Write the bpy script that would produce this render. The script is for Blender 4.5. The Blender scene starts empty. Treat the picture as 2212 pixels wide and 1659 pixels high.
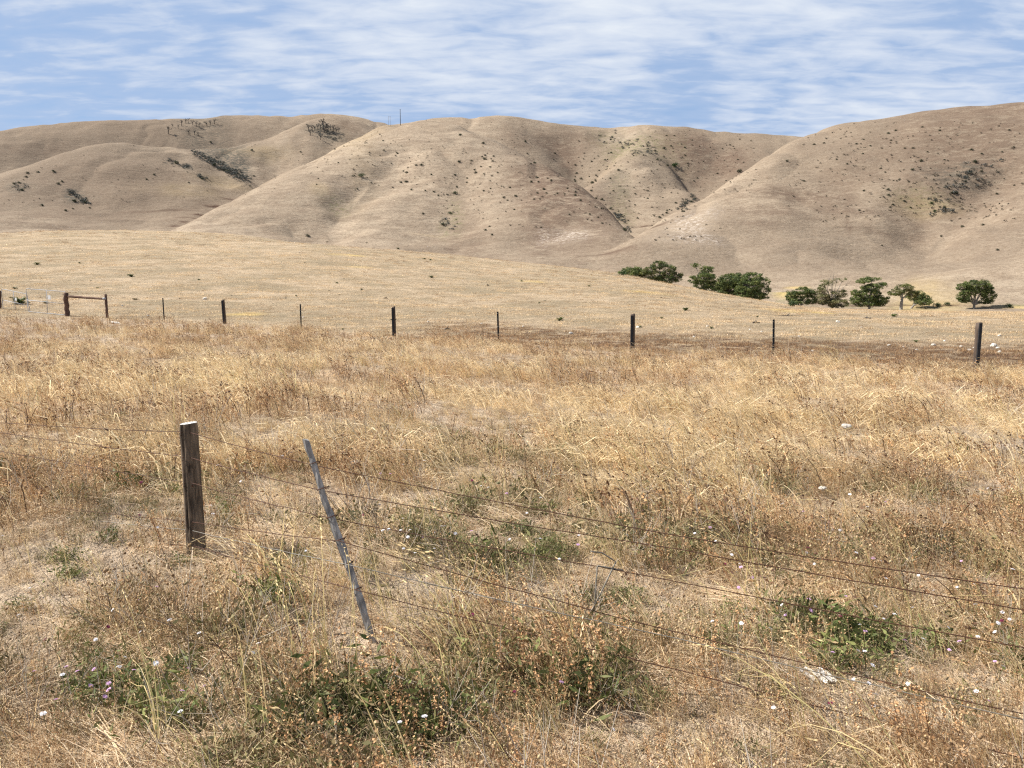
import bpy, math, random
import numpy as np
from mathutils import Vector

rng = np.random.default_rng(11)
random.seed(11)
scene = bpy.context.scene
COL = scene.collection
R = math.radians

# ------------------------------------------------------------------ camera
CAMZ, PITCH, F = 1.80, R(7.2), 1659.0        # F in units of a 2212 x 1659 frame
SP, CP = math.sin(PITCH), math.cos(PITCH)
cam = bpy.data.cameras.new('camera'); co = bpy.data.objects.new('camera', cam); COL.objects.link(co)
cam.sensor_width = 36; cam.lens = 36 * F / 2212.0
cam.clip_start = 0.05; cam.clip_end = 12000
co.location = (0, 0, CAMZ); co.rotation_euler = (math.pi / 2 - PITCH, 0, 0)
scene.camera = co
scene.cycles.use_denoising = False; scene.cycles.max_bounces = 5; scene.cycles.diffuse_bounces = 3; scene.cycles.transmission_bounces = 3; scene.cycles.glossy_bounces = 2
scene.cycles.filter_width = 1.25

def ray(px, py):
    """unit-depth direction (along the optical axis) of a photo point"""
    u = (np.asarray(px, float) - 1106) / F
    v = (829.5 - np.asarray(py, float)) / F
    return u, CP + v * SP, -SP + v * CP

def at_depth(px, py, t):
    x, y, z = ray(px, py)
    return np.array([x * t, y * t, CAMZ + z * t])

# ------------------------------------------------------------------ noise
def vnoise(x, y, seed=0):
    xi = np.floor(x).astype(np.int64); yi = np.floor(y).astype(np.int64)
    fx = x - xi; fy = y - yi
    fx = fx * fx * fx * (fx * (fx * 6 - 15) + 10); fy = fy * fy * fy * (fy * (fy * 6 - 15) + 10)
    def h(a, b):
        n = (a * 374761393 + b * 668265263 + seed * 974634533) & 0xffffffff
        n = ((n ^ (n >> 13)) * 1274126177) & 0xffffffff
        n = (n ^ (n >> 16)) & 0xffff
        return n / 32767.5 - 1
    a = h(xi, yi); b = h(xi + 1, yi); c = h(xi, yi + 1); d = h(xi + 1, yi + 1)
    return (a * (1 - fx) + b * fx) * (1 - fy) + (c * (1 - fx) + d * fx) * fy

def fbm(x, y, octv=4, seed=0, gain=.5):
    s = 0; a = 1
    for i in range(octv):
        s = s + a * vnoise(x * 2 ** i + i * 17.3, y * 2 ** i - i * 9.1, seed + i); a *= gain
    return s

def smooth(a, b, x):
    t = np.clip((x - a) / (b - a), 0, 1); return t * t * (3 - 2 * t)

# ------------------------------------------------------------------ terrain
AZT = np.linspace(-math.pi, math.pi, 14401)
def pchip(x, y, xq):
    h = np.diff(x); d = np.diff(y) / h
    m = np.zeros_like(y)
    m[1:-1] = np.where(d[:-1] * d[1:] > 0, 2 * d[:-1] * d[1:] / (d[:-1] + d[1:] + 1e-12 * np.sign(d[:-1] + d[1:] + 1e-30)), 0)
    m[0] = d[0]; m[-1] = d[-1]
    i = np.clip(np.searchsorted(x, xq) - 1, 0, len(x) - 2)
    t = np.clip((xq - x[i]) / h[i], 0, 1)
    hh = h[i]
    return ((1 + 2 * t) * (1 - t) ** 2 * y[i] + t * (1 - t) ** 2 * hh * m[i]
            + t * t * (3 - 2 * t) * y[i + 1] + t * t * (t - 1) * hh * m[i + 1])

class Layer:
    def __init__(self, pts, rb, zb, sb=0.0, back=0.0016, drop=0.9):
        p = np.array(pts, float)
        x, y, z = ray(p[:, 0], p[:, 1])
        hl = np.hypot(x, y); az = np.arctan2(x, y); te = z / hl
        o = np.argsort(az); az, te, D = az[o], te[o], p[o, 2]
        self.te = pchip(az, te, AZT); self.D = pchip(az, D, AZT)
        lo = AZT < az[0]; hi = AZT > az[-1]
        self.te[lo] = te[0] - drop * (az[0] - AZT[lo]); self.D[lo] = D[0]
        self.te[hi] = te[-1] - drop * (AZT[hi] - az[-1]); self.D[hi] = D[-1]
        k = np.hanning(17); k /= k.sum()                       # round the corners of the crest line
        self.te = np.convolve(np.pad(self.te, 8, 'edge'), k, 'valid'); self.D = np.convolve(np.pad(self.D, 8, 'edge'), k, 'valid')
        self.rb, self.zb, self.sb, self.back = rb, zb, sb, back
    def __call__(self, az, r):
        te = np.interp(az, AZT, self.te); D = np.interp(az, AZT, self.D)
        zc = CAMZ + te * D
        rb = np.minimum(self.rb, D * .92)
        L = D - rb
        t = np.clip((r - rb) / L, 0, 1)
        up = ((1 + 2 * t) * (1 - t) ** 2 * self.zb + t * (1 - t) ** 2 * L * self.sb
              + t * t * (3 - 2 * t) * zc + t * t * (t - 1) * L * te)
        q = np.maximum(r - D, 0)
        dn = zc + te * q - self.back * q * q
        lim = 0.35 / (2 * self.back)
        dn = np.where(q > lim, zc + te * q - self.back * lim * lim - 0.35 * (q - lim), dn)
        z = np.where(r > D, dn, up)
        return np.where(r < rb, self.zb - (rb - r) * .25, z)

LAYERS = [
    # back-left ridge
    Layer([(-500, 340, 1450), (-100, 292, 1500), (0, 282, 1500), (200, 262, 1500), (430, 256, 1520), (560, 250, 1530), (660, 247, 1540),
           (730, 250, 1540), (820, 265, 1550), (900, 290, 1550), (1000, 330, 1550)], 1180, 110, .1),
    # its spur with the burnt trees
    Layer([(250, 372, 1150), (330, 338, 1160), (400, 321, 1180), (480, 322, 1200), (560, 305, 1240), (620, 281, 1280), (670, 263, 1310),
           (720, 257, 1350), (780, 268, 1360), (850, 300, 1360), (950, 360, 1360)], 960, 92, .1),
    # left dome
    Layer([(-500, 600, 820), (-150, 440, 860), (0, 369, 900), (100, 336, 920), (200, 310, 940), (290, 301, 950), (360, 306, 950),
           (415, 322, 930), (470, 352, 910), (530, 388, 880), (585, 425, 850), (640, 470, 820), (720, 540, 800)], 660, 50, .06),
    # middle hill, back crest
    Layer([(430, 480, 900), (590, 388, 920), (700, 332, 950), (770, 297, 970), (830, 271, 980), (865, 267, 980), (930, 254, 980), (1000, 249, 980),
           (1080, 249, 990), (1180, 262, 1000), (1250, 268, 1010), (1330, 272, 1010), (1400, 268, 1000), (1450, 270, 1000), (1560, 285, 1000),
           (1650, 289, 1000), (1740, 293, 1000), (1850, 302, 1000), (2100, 340, 1000)], 660, 50, .10),
    # middle hill, front spur running down to the right
    Layer([(250, 560, 470), (380, 496, 520), (470, 449, 570), (600, 392, 650), (700, 343, 720), (780, 306, 780), (850, 280, 830), (920, 266, 850),
           (980, 272, 840), (1040, 298, 800), (1100, 325, 750), (1160, 351, 700), (1230, 388, 640), (1290, 432, 580), (1350, 488, 510),
           (1400, 540, 460), (1460, 600, 440)], 395, 17, .1),
    # spur between the front spur and the valley
    Layer([(1200, 450, 720), (1250, 405, 750), (1310, 356, 810), (1370, 325, 870), (1430, 342, 850), (1480, 385, 790), (1520, 432, 740),
           (1580, 500, 700)], 600, 42, .10),
    # right hill
    Layer([(1250, 590, 380), (1330, 541, 420), (1390, 501, 450), (1500, 441, 500), (1600, 375, 550), (1700, 311, 600), (1740, 294, 620), (1800, 275, 640),
           (1900, 257, 660), (2000, 241, 670), (2100, 231, 680), (2212, 222, 680), (2500, 205, 680), (3200, 190, 700)], 325, 5, .1),
    # low spur at the right edge
    Layer([(1960, 622, 320), (2000, 606, 330), (2050, 589, 345), (2130, 565, 370), (2212, 541, 390), (2400, 480, 420), (2800, 440, 430)], 285, 0, .05),
    # paddock rise on this side of the creek
    Layer([(-900, 560, 160), (-300, 512, 170), (0, 503, 172), (100, 498, 172), (250, 496, 172), (400, 496, 172), (520, 498, 170), (650, 504, 166), (780, 518, 160), (900, 535, 155), (1100, 563, 145),
           (1340, 592, 132), (1500, 625, 118), (1600, 645, 108), (1680, 660, 98), (1760, 671, 92), (1900, 690, 88)], 30, 0.0, .02, .0018, .25),
]
BR = np.array([0, 55, 82, 100, 140, 200, 262, 330, 430, 600, 700, 1000, 1500, 4000, 9000])
BZ = np.array([0, -.05, -.5, -1.05, -2.9, -4.4, -4.7, 4.5, 21, 40, 50, 90, 110, 90, 60.])

def terrain0(X, Y):
    az = np.arctan2(X, Y); r = np.hypot(X, Y)
    z = pchip(BR, BZ, r)
    front = smooth(R(100), R(60), np.abs(az))
    z = z * front + (1 - front) * np.minimum(z, 0.0)
    k = np.clip(.006 * r, .25, 5.0)
    for L in LAYERS:
        b = L(az, r)
        if L is LAYERS[-1]: kk = np.clip(.006 * r, .1, 1.2)
        else: kk = k
        h = np.maximum(kk - np.abs(z - b), 0) / kk
        z = np.maximum(z, b) + h * h * kk * .25
    hill = smooth(260, 420, r)
    z = z + hill * (fbm(X / 85, Y / 85, 4, 3) * 2.6 + fbm(X / 30, Y / 30, 2, 9) * .55)
    rid = 1 - np.abs(vnoise(X / 70 + 3.1, Y / 105, 61) + .35 * vnoise(X / 24, Y / 30, 62)); z = z - hill * np.clip(rid - .62, 0, 1) * 5
    z = z + smooth(30, 90, r) * (1 - smooth(200, 300, r)) * fbm(X / 30, Y / 30, 3, 21) * .16
    near = 1 - smooth(9, 22, r)
    z = z + near * np.clip(-.05 * X, -.13, .16) * smooth(1.0, 3.0, r)
    z = z + (1 - smooth(40, 80, r)) * fbm(X / 1.6, Y / 1.6, 3, 31) * .03
    return z

GULLIES = []
def terrain(X, Y):
    z = terrain0(X, Y)
    for P, dep, wid in GULLIES:
        m = (X > P[:, 0].min() - 4 * wid) & (X < P[:, 0].max() + 4 * wid) & (Y > P[:, 1].min() - 4 * wid) & (Y < P[:, 1].max() + 4 * wid)
        if not np.any(m): continue
        x = X[m]; y = Y[m]; best = np.full(x.shape, 1e9); tt = np.zeros(x.shape)
        n = len(P) - 1
        wob = fbm(x / 26, y / 26, 2, 44) * 5
        for i in range(n):
            a = P[i]; d = P[i + 1] - a
            t = np.clip(((x - a[0]) * d[0] + (y - a[1]) * d[1]) / (d @ d), 0, 1)
            q = np.hypot(x - a[0] - t * d[0], y - a[1] - t * d[1])
            tt = np.where(q < best, (i + t) / n, tt); best = np.minimum(best, q)
        taper = np.sin(np.clip(tt, .03, .97) * math.pi) ** .6
        c = dep * taper * np.exp(-((best + wob) / wid) ** 2 * .9)
        z[m] = z[m] - c
    return z

def hit(px, py, fn=None, lift=0.0, tmax=2500):
    """first point of the land (raised by lift) along the line of sight through a photo point"""
    fn = fn or terrain
    px = np.atleast_1d(np.asarray(px, float)); py = np.atleast_1d(np.asarray(py, float))
    x, y, z = ray(px, py)
    far_ = bool(np.all(py < 640)); ts = np.geomspace(45, tmax, 420) if far_ else np.geomspace(1.2, tmax, 520)
    f = CAMZ + z[:, None] * ts - fn(x[:, None] * ts, y[:, None] * ts) - lift
    neg = f < 0
    i = np.where(neg.any(1), neg.argmax(1), len(ts) - 1); i = np.maximum(i, 1)
    lo = ts[i - 1]; hi = ts[i]
    for _ in range(14):
        m = (lo + hi) / 2
        g = CAMZ + z * m - fn(x * m, y * m) - lift
        lo = np.where(g > 0, m, lo); hi = np.where(g > 0, hi, m)
    t = (lo + hi) / 2
    return np.stack([x * t, y * t, fn(x * t, y * t)], 1), t, neg.any(1)

for pts, dep, wid in [
    ([(835, 345), (800, 380), (748, 428), (705, 485), (688, 508)], 8, 17),
    ([(985, 300), (1000, 380), (975, 440), (950, 500), (930, 530)], 5, 20),
    ([(870, 300), (860, 360), (850, 420)], 6, 20),
    ([(1170, 285), (1215, 325), (1262, 385), (1300, 420)], 10, 26),
    ([(2150, 345), (2110, 385), (2060, 425), (2015, 480), (1990, 530), (1975, 560)], 13, 26),
    ([(2212, 400), (2165, 372), (2120, 360)], 5, 20),
    ([(1720, 330), (1760, 400), (1800, 455), (1840, 500)], 5, 30),
    ([(1450, 330), (1440, 380), (1430, 430)], 6, 22),
    ([(1560, 310), (1530, 360), (1490, 410)], 7, 24),
    ([(130, 350), (160, 410), (190, 460)], 4, 28),
    ([(420, 345), (470, 380), (520, 400)], 6, 20),
    ([(590, 320), (600, 350), (585, 372)], 8, 26),
    ([(300, 280), (330, 310), (350, 325)], 8, 40),
    ([(90, 300), (110, 330), (80, 350)], 8, 40),
]:
    p, t, ok = hit(*np.array(pts, float).T, fn=terrain0)
    GULLIES.append((p[ok][:, :2], dep, wid))

# ------------------------------------------------------------------ mesh helpers
def set_props(o, label=None, cat=None, group=None, kind=None):
    if label: o['label'] = label
    if cat: o['category'] = cat
    if group: o['group'] = group
    if kind: o['kind'] = kind
    return o

def link(o, parent=None):
    COL.objects.link(o)
    if parent is not None: o.parent = parent
    return o

def mesh_np(name, V, Fc, cols=None, smooth_sh=True, extra=None):
    V = np.asarray(V, np.float32); me = bpy.data.meshes.new(name)
    Fc = np.asarray(Fc, np.int32); k = Fc.shape[1]
    me.vertices.add(len(V)); me.vertices.foreach_set('co', V.ravel())
    me.loops.add(Fc.size); me.loops.foreach_set('vertex_index', Fc.ravel())
    me.polygons.add(len(Fc)); me.polygons.foreach_set('loop_start', np.arange(0, Fc.size, k, dtype=np.int32))
    me.polygons.foreach_set('use_smooth', np.full(len(Fc), smooth_sh))
    for nm, c in ([('Col', cols)] if cols is not None else []) + list((extra or {}).items()):
        a = me.attributes.new(nm, 'FLOAT_COLOR', 'POINT')
        c = np.asarray(c, np.float32)
        if c.shape[1] == 3: c = np.concatenate([c, np.ones((len(c), 1), np.float32)], 1)
        a.data.foreach_set('color', c.ravel())
    me.update(); me.validate()
    return me

class MB:
    """collects tubes, boxes and leaf cards; build() links them as ONE mesh"""
    def __init__(s): s.V = []; s.F = []; s.C = []; s.n = 0
    def add(s, V, Fc, c):
        V = np.asarray(V, float); s.V.append(V); Fc = np.asarray(Fc)
        if Fc.shape[1] == 3: Fc = np.concatenate([Fc, Fc[:, 2:3]], 1)
        s.F.append(Fc + s.n); s.n += len(V)
        c = np.asarray(c, float)
        s.C.append(np.broadcast_to(c, (len(V), 3)) if c.ndim == 1 else c)
    def tube(s, P, rad, c=(1, 1, 1), sides=6, cap=True):
        P = np.asarray(P, float); n = len(P); rad = np.broadcast_to(np.asarray(rad, float), (n,))
        T = np.gradient(P, axis=0); T /= np.linalg.norm(T, axis=1)[:, None] + 1e-9
        up = np.array([0, 0, 1.]) if abs(T[:, 2]).mean() < .8 else np.array([0, 1., 0])
        A = np.cross(T, up); A /= np.linalg.norm(A, axis=1)[:, None] + 1e-9; B = np.cross(T, A)
        th = np.arange(sides) / sides * 2 * math.pi
        V = P[:, None] + rad[:, None, None] * (np.cos(th)[None, :, None] * A[:, None] + np.sin(th)[None, :, None] * B[:, None])
        V = V.reshape(-1, 3); Fc = []
        for i in range(n - 1):
            for j in range(sides):
                a = i * sides + j; b = i * sides + (j + 1) % sides
                Fc.append((a, b, b + sides, a + sides))
        if cap:
            V = np.concatenate([V, P[:1], P[-1:]]); e = n * sides
            for j in range(sides):
                Fc.append((e, (j + 1) % sides, j, j)); Fc.append((e + 1, (n - 1) * sides + j, (n - 1) * sides + (j + 1) % sides, (n - 1) * sides + (j + 1) % sides))
        s.add(V, Fc, c)
    def build(s, name, mat, parent=None, smooth_sh=True, loc=None):
        V = np.concatenate(s.V); Fq = np.concatenate(s.F); C = np.concatenate(s.C)
        me = bpy.data.meshes.new(name)
        tri = Fq[:, 2] == Fq[:, 3]
        cnt = np.where(tri, 3, 4); st = np.concatenate([[0], np.cumsum(cnt)[:-1]]).astype(np.int32)
        flat = np.concatenate([f[:3] if t else f for f, t in zip(Fq, tri)]).astype(np.int32) if tri.any() else Fq.ravel().astype(np.int32)
        me.vertices.add(len(V)); me.vertices.foreach_set('co', V.astype(np.float32).ravel())
        me.loops.add(len(flat)); me.loops.foreach_set('vertex_index', flat)
        me.polygons.add(len(Fq)); me.polygons.foreach_set('loop_start', st)
        me.polygons.foreach_set('use_smooth', np.full(len(Fq), smooth_sh))
        a = me.attributes.new('Col', 'FLOAT_COLOR', 'POINT')
        a.data.foreach_set('color', np.concatenate([C, np.ones((len(C), 1))], 1).astype(np.float32).ravel())
        me.update(); me.validate(); me.materials.append(mat)
        o = bpy.data.objects.new(name, me)
        if loc is not None: o.location = loc
        return link(o, parent)

def empty(name, loc, rz=0):
    o = bpy.data.objects.new(name, None); o.empty_display_size = .1
    o.location = loc; o.rotation_euler = (0, 0, rz); return link(o)

# ------------------------------------------------------------------ materials
class NT:
    def __init__(s, name):
        s.m = bpy.data.materials.new(name); s.m.use_nodes = True; s.t = s.m.node_tree; s.t.nodes.clear()
    def n(s, typ, **kw):
        nd = s.t.nodes.new(typ)
        for k, v in kw.items():
            if k.startswith('i_'): nd.inputs[int(k[2:]) if k[2:].isdigit() else k[2:].replace('_', ' ')].default_value = v
            else: setattr(nd, k, v)
        return nd
    def l(s, a, b): s.t.links.new(a, b)
    def noise(s, vec, scale, detail=4, rough=.55, dist=0):
        nd = s.n('ShaderNodeTexNoise'); nd.inputs['Scale'].default_value = scale; nd.inputs['Detail'].default_value = detail
        nd.inputs['Roughness'].default_value = rough; nd.inputs['Distortion'].default_value = dist
        if vec is not None: s.l(vec, nd.inputs['Vector'])
        return nd.outputs['Fac']
    def ramp(s, fac, stops):
        nd = s.n('ShaderNodeValToRGB'); e = nd.color_ramp.elements
        while len(e) < len(stops): e.new(.5)
        for i, (p, c) in enumerate(stops):
            e[i].position = p; e[i].color = (c, c, c, 1) if isinstance(c, (int, float)) else (*c, 1)
        s.l(fac, nd.inputs['Fac']); return nd.outputs['Color']
    def mix(s, fac, a, b, mode='MIX'):
        nd = s.n('ShaderNodeMix', data_type='RGBA', blend_type=mode)
        for v, i in ((fac, 0), (a, 6), (b, 7)):
            if isinstance(v, (int, float)): nd.inputs[i].default_value = v
            elif isinstance(v, tuple): nd.inputs[i].default_value = (*v, 1)
            else: s.l(v, nd.inputs[i])
        return nd.outputs[2]
    def math(s, op, a, b=0.0, clamp=False):
        nd = s.n('ShaderNodeMath', operation=op, use_clamp=clamp)
        for v, i in ((a, 0), (b, 1)):
            if isinstance(v, (int, float)): nd.inputs[i].default_value = v
            else: s.l(v, nd.inputs[i])
        return nd.outputs[0]
    def scale(s, vec, v):
        nd = s.n('ShaderNodeVectorMath', operation='MULTIPLY'); s.l(vec, nd.inputs[0]); nd.inputs[1].default_value = v
        return nd.outputs[0]
    def out(s, shader): s.l(shader, s.n('ShaderNodeOutputMaterial').inputs['Surface']); return s.m
    def bsdf(s, col, rough=.8, spec=.2, bump=None, bstr=.5, bdist=.1, metal=0):
        b = s.n('ShaderNodeBsdfPrincipled')
        if isinstance(col, tuple): b.inputs['Base Color'].default_value = (*col, 1)
        else: s.l(col, b.inputs['Base Color'])
        b.inputs['Roughness'].default_value = rough; b.inputs['Specular IOR Level'].default_value = spec; b.inputs['Metallic'].default_value = metal
        if bump is not None:
            bn = s.n('ShaderNodeBump'); bn.inputs['Strength'].default_value = bstr; bn.inputs['Distance'].default_value = bdist
            s.l(bump, bn.inputs['Height']); s.l(bn.outputs[0], b.inputs['Normal'])
        return b.outputs[0]

def mat_land(name, far):
    t = NT(name); pos = t.n('ShaderNodeNewGeometry').outputs['Position']
    mk = t.n('ShaderNodeAttribute', attribute_name='mask')
    sep = t.n('ShaderNodeSeparateColor'); t.l(mk.outputs['Color'], sep.inputs[0])
    mk2 = t.n('ShaderNodeAttribute', attribute_name='mask2')
    sep2 = t.n('ShaderNodeSeparateColor'); t.l(mk2.outputs['Color'], sep2.inputs[0])
    flat = t.scale(pos, (1, 1, 2.5))
    if far:
        big = t.noise(flat, .008, 4, .55)
        mid = t.noise(flat, .045, 7, .68, .6)
        terr = t.noise(t.scale(pos, (.5, .5, 2.6)), .16, 6, .72, .5)
        fine = t.noise(flat, .42, 7, .8)
        spk = t.noise(flat, .75, 3, .7)
        c = t.mix(t.ramp(big, [(.36, 0), (.64, 1)]), (.318, .255, .186), (.395, .318, .232))
        c = t.mix(t.ramp(mid, [(.40, .0), (.62, .75)]), c, (.245, .187, .135))
        c = t.mix(t.ramp(terr, [(.47, 0), (.62, .6)]), c, (.225, .170, .122))
        c = t.mix(t.math('MULTIPLY', mk.outputs['Alpha'], .8), c, (.195, .152, .112))  # dull brown pasture tone, with cloud shade painted into the colour
        c = t.mix(t.ramp(fine, [(.50, 0), (.64, .75)]), c, (.165, .120, .080))
        c = t.mix(t.ramp(spk, [(.60, 0), (.68, .6)]), c, (.10, .078, .052))
        c = t.mix(t.ramp(fine, [(.28, .4), (.46, 0)]), c, (.47, .385, .275))
        brk = t.noise(flat, .11, 8, .8, .8)
        rag = t.ramp(brk, [(.40, 0), (.52, 1)])
        c = t.mix(t.math('MULTIPLY', sep.outputs[0], rag), c, (.140, .097, .070))
        scr = t.ramp(t.noise(flat, .22, 5, .75), [(.44, 0), (.54, 1)])
        c = t.mix(t.math('MULTIPLY', sep2.outputs[0], scr), c, (.075, .075, .062))
        wh = t.ramp(t.noise(flat, .42, 5, .8), [(.50, 0), (.58, 1)])
        c = t.mix(t.math('MULTIPLY', sep.outputs[1], wh), c, (.50, .43, .36))
        c = t.mix(t.math('MULTIPLY', sep.outputs[2], t.ramp(mid, [(.35, .4), (.6, 1)])), c, (.56, .42, .17))
        grn = t.ramp(t.noise(flat, .25, 5, .7), [(.46, 0), (.6, .8)])
        c = t.mix(t.math('MULTIPLY', sep2.outputs[1], grn), c, (.14, .145, .06))
        c = t.mix(t.math('MULTIPLY', sep2.outputs[2], t.ramp(brk, [(.36, 0), (.5, 1)])), c, (.07, .038, .026))
        h = t.math('ADD', t.math('MULTIPLY', fine, .6), t.math('MULTIPLY', terr, 1.2))
        return t.out(t.bsdf(c, .95, .05, h, .7, 1.5))
    big = t.noise(flat, .05, 5, .6)
    mid = t.noise(flat, .55, 6, .7, .4)
    fine = t.noise(flat, 3.2, 6, .75, .5)
    tiny = t.noise(flat, 24, 4, .7)
    c = t.mix(t.ramp(big, [(.35, 0), (.65, 1)]), (.44, .345, .232), (.52, .41, .285))
    strk = t.noise(flat, .16, 7, .75, .4)
    c = t.mix(t.ramp(strk, [(.45, 0), (.58, .8)]), c, (.27, .225, .15))
    c = t.mix(t.ramp(mid, [(.46, 0), (.62, .7)]), c, (.29, .22, .14))
    c = t.mix(t.ramp(fine, [(.50, 0), (.68, .7)]), c, (.19, .135, .075))
    c = t.mix(t.ramp(fine, [(.30, .5), (.47, 0)]), c, (.56, .42, .25))
    c = t.mix(t.ramp(tiny, [(.45, 0), (.7, .6)]), c, (.22, .15, .09))
    rag = t.ramp(t.noise(flat, 1.1, 7, .78, .8), [(.42, 0), (.55, 1)])
    c = t.mix(t.math('MULTIPLY', mk2.outputs['Alpha'], .85), c, t.mix(t.ramp(fine, [(.40, 0), (.60, 1)]), (.58, .46, .34), (.28, .205, .135)))
    c = t.mix(t.math('MULTIPLY', sep.outputs[0], rag), c, (.125, .075, .048))
    c = t.mix(t.math('MULTIPLY', sep.outputs[2], t.ramp(mid, [(.4, .3), (.6, 1)])), c, (.60, .44, .15))
    c = t.mix(t.math('MULTIPLY', sep2.outputs[1], rag), c, (.16, .16, .07))
    h = t.math('ADD', t.math('MULTIPLY', fine, 1.0), t.math('MULTIPLY', tiny, .35))
    return t.out(t.bsdf(c, .95, .05, h, .9, .2))

def mat_blade(name, tint=(1, 1, 1), vary=.35, trans=.35, rough=.65):
    t = NT(name); a = t.n('ShaderNodeAttribute', attribute_name='Col').outputs['Color']
    rnd = t.n('ShaderNodeObjectInfo').outputs['Random']
    c = t.mix(1.0, a, t.mix(rnd, tuple(x * (1 - vary) for x in tint), tuple(x * (1 + vary) for x in tint)), 'MULTIPLY')
    b = t.bsdf(c, rough, .25)
    tr = t.n('ShaderNodeBsdfTranslucent'); t.l(c, tr.inputs[0])
    m = t.n('ShaderNodeMixShader'); m.inputs[0].default_value = trans; t.l(b, m.inputs[1]); t.l(tr.outputs[0], m.inputs[2])
    return t.out(m.outputs[0])

def mat_simple(name, c1, c2, scale=8, rough=.8, spec=.2, stretch=(1, 1, 1), bstr=.5, bdist=.01, metal=0, attr=False):
    t = NT(name); pos = t.scale(t.n('ShaderNodeTexCoord').outputs['Object'], stretch)
    f = t.noise(pos, scale, 6, .65, .3)
    c = t.mix(t.ramp(f, [(.35, 0), (.65, 1)]), c1, c2)
    if attr: c = t.mix(1.0, c, t.n('ShaderNodeAttribute', attribute_name='Col').outputs['Color'], 'MULTIPLY')
    return t.out(t.bsdf(c, rough, spec, f, bstr, bdist, metal))

M_near = mat_land('dry_field', False); M_far = mat_land('dry_hillside', True)
M_straw = mat_blade('straw', (1.18, 1.16, 1.08), .28, .4)
M_weed = mat_blade('green_leaf', (1, 1, 1), .3, .2)
M_head = mat_blade('seed_head', (1, 1, 1), .2, .1)
M_leaf = mat_blade('gum_leaf', (1, 1, 1), .12, .25, .5)
M_bark = mat_simple('pale_bark', (.17, .15, .125), (.32, .29, .25), 2.5, .85, .15, (1, 1, .25), .4, .03)
M_char = mat_simple('burnt_bark', (.05, .045, .04), (.10, .09, .085), 2, .9, .1)
M_post = mat_simple('weathered_post', (.040, .030, .022), (.23, .175, .125), 34, .85, .15, (1, 1, .06), .9, .006, 0, True)
M_stake = mat_simple('grey_timber', (.20, .195, .19), (.50, .485, .46), 45, .8, .2, (1, 1, .05), .8, .004, 0, True)
M_rust = mat_simple('rusty_wire', (.045, .019, .012), (.10, .042, .024), 90, .75, .3, bstr=.2, bdist=.001)
M_wire = mat_simple('grey_wire', (.13, .12, .10), (.26, .24, .20), 60, .55, .4, bstr=.1, bdist=.001)
M_galv = mat_simple('galvanised_steel', (.30, .31, .33), (.44, .45, .47), 6, .7, .3, bstr=.05, bdist=.001)
M_farpost = mat_simple('dark_fence_timber', (.050, .036, .028), (.125, .095, .075), 12, .85, .15, (1, 1, .12), .6, .01, 0, True)
M_picket = mat_simple('black_steel', (.012, .013, .016), (.028, .028, .030), 14, .55, .3, bstr=.1, bdist=.001)
M_rail = mat_simple('reddish_timber', (.075, .042, .030), (.16, .10, .075), 10, .85, .15, (.15, 1, 1), .6, .01, 0, True)
M_rock = mat_simple('limestone', (.50, .46, .40), (.78, .74, .66), 14, .9, .1, (1, 1, 1), .8, .02)
M_petal = mat_blade('petal', (1, 1, 1), .08, .25)
M_tag = mat_simple('white_sheet', (.70, .72, .74), (.80, .80, .80), 4, .6, .3)

# ------------------------------------------------------------------ land
azs = np.unique(np.round(np.concatenate([np.arange(-44, 44, .075), np.arange(44, 70, .4), np.arange(-70, -44, .4), np.arange(70, 180.1, 3), np.arange(-180, -70, 3)]), 4))
azs = azs[azs < 180]; azr = np.radians(azs)
rows_near = np.concatenate([np.arange(.4, 2.4, .25), np.geomspace(2.4, 205, 330)])
rows_far = np.concatenate([[205.], np.geomspace(206, 1500, 540), np.geomspace(1530, 9000, 24)])

FENCE_PX = [(-420, 690), (230, 688), (353, 694), (483, 699), (650, 713), (851, 728), (1076, 739), (1366, 759), (1670, 769), (2110, 798), (2500, 822)]
fp, _, _ = hit(*np.array(FENCE_PX, float).T)
fp = fp[np.argsort(fp[:, 0])]
def fence_y(x): return np.interp(x, fp[:, 0], fp[:, 1])

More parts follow.
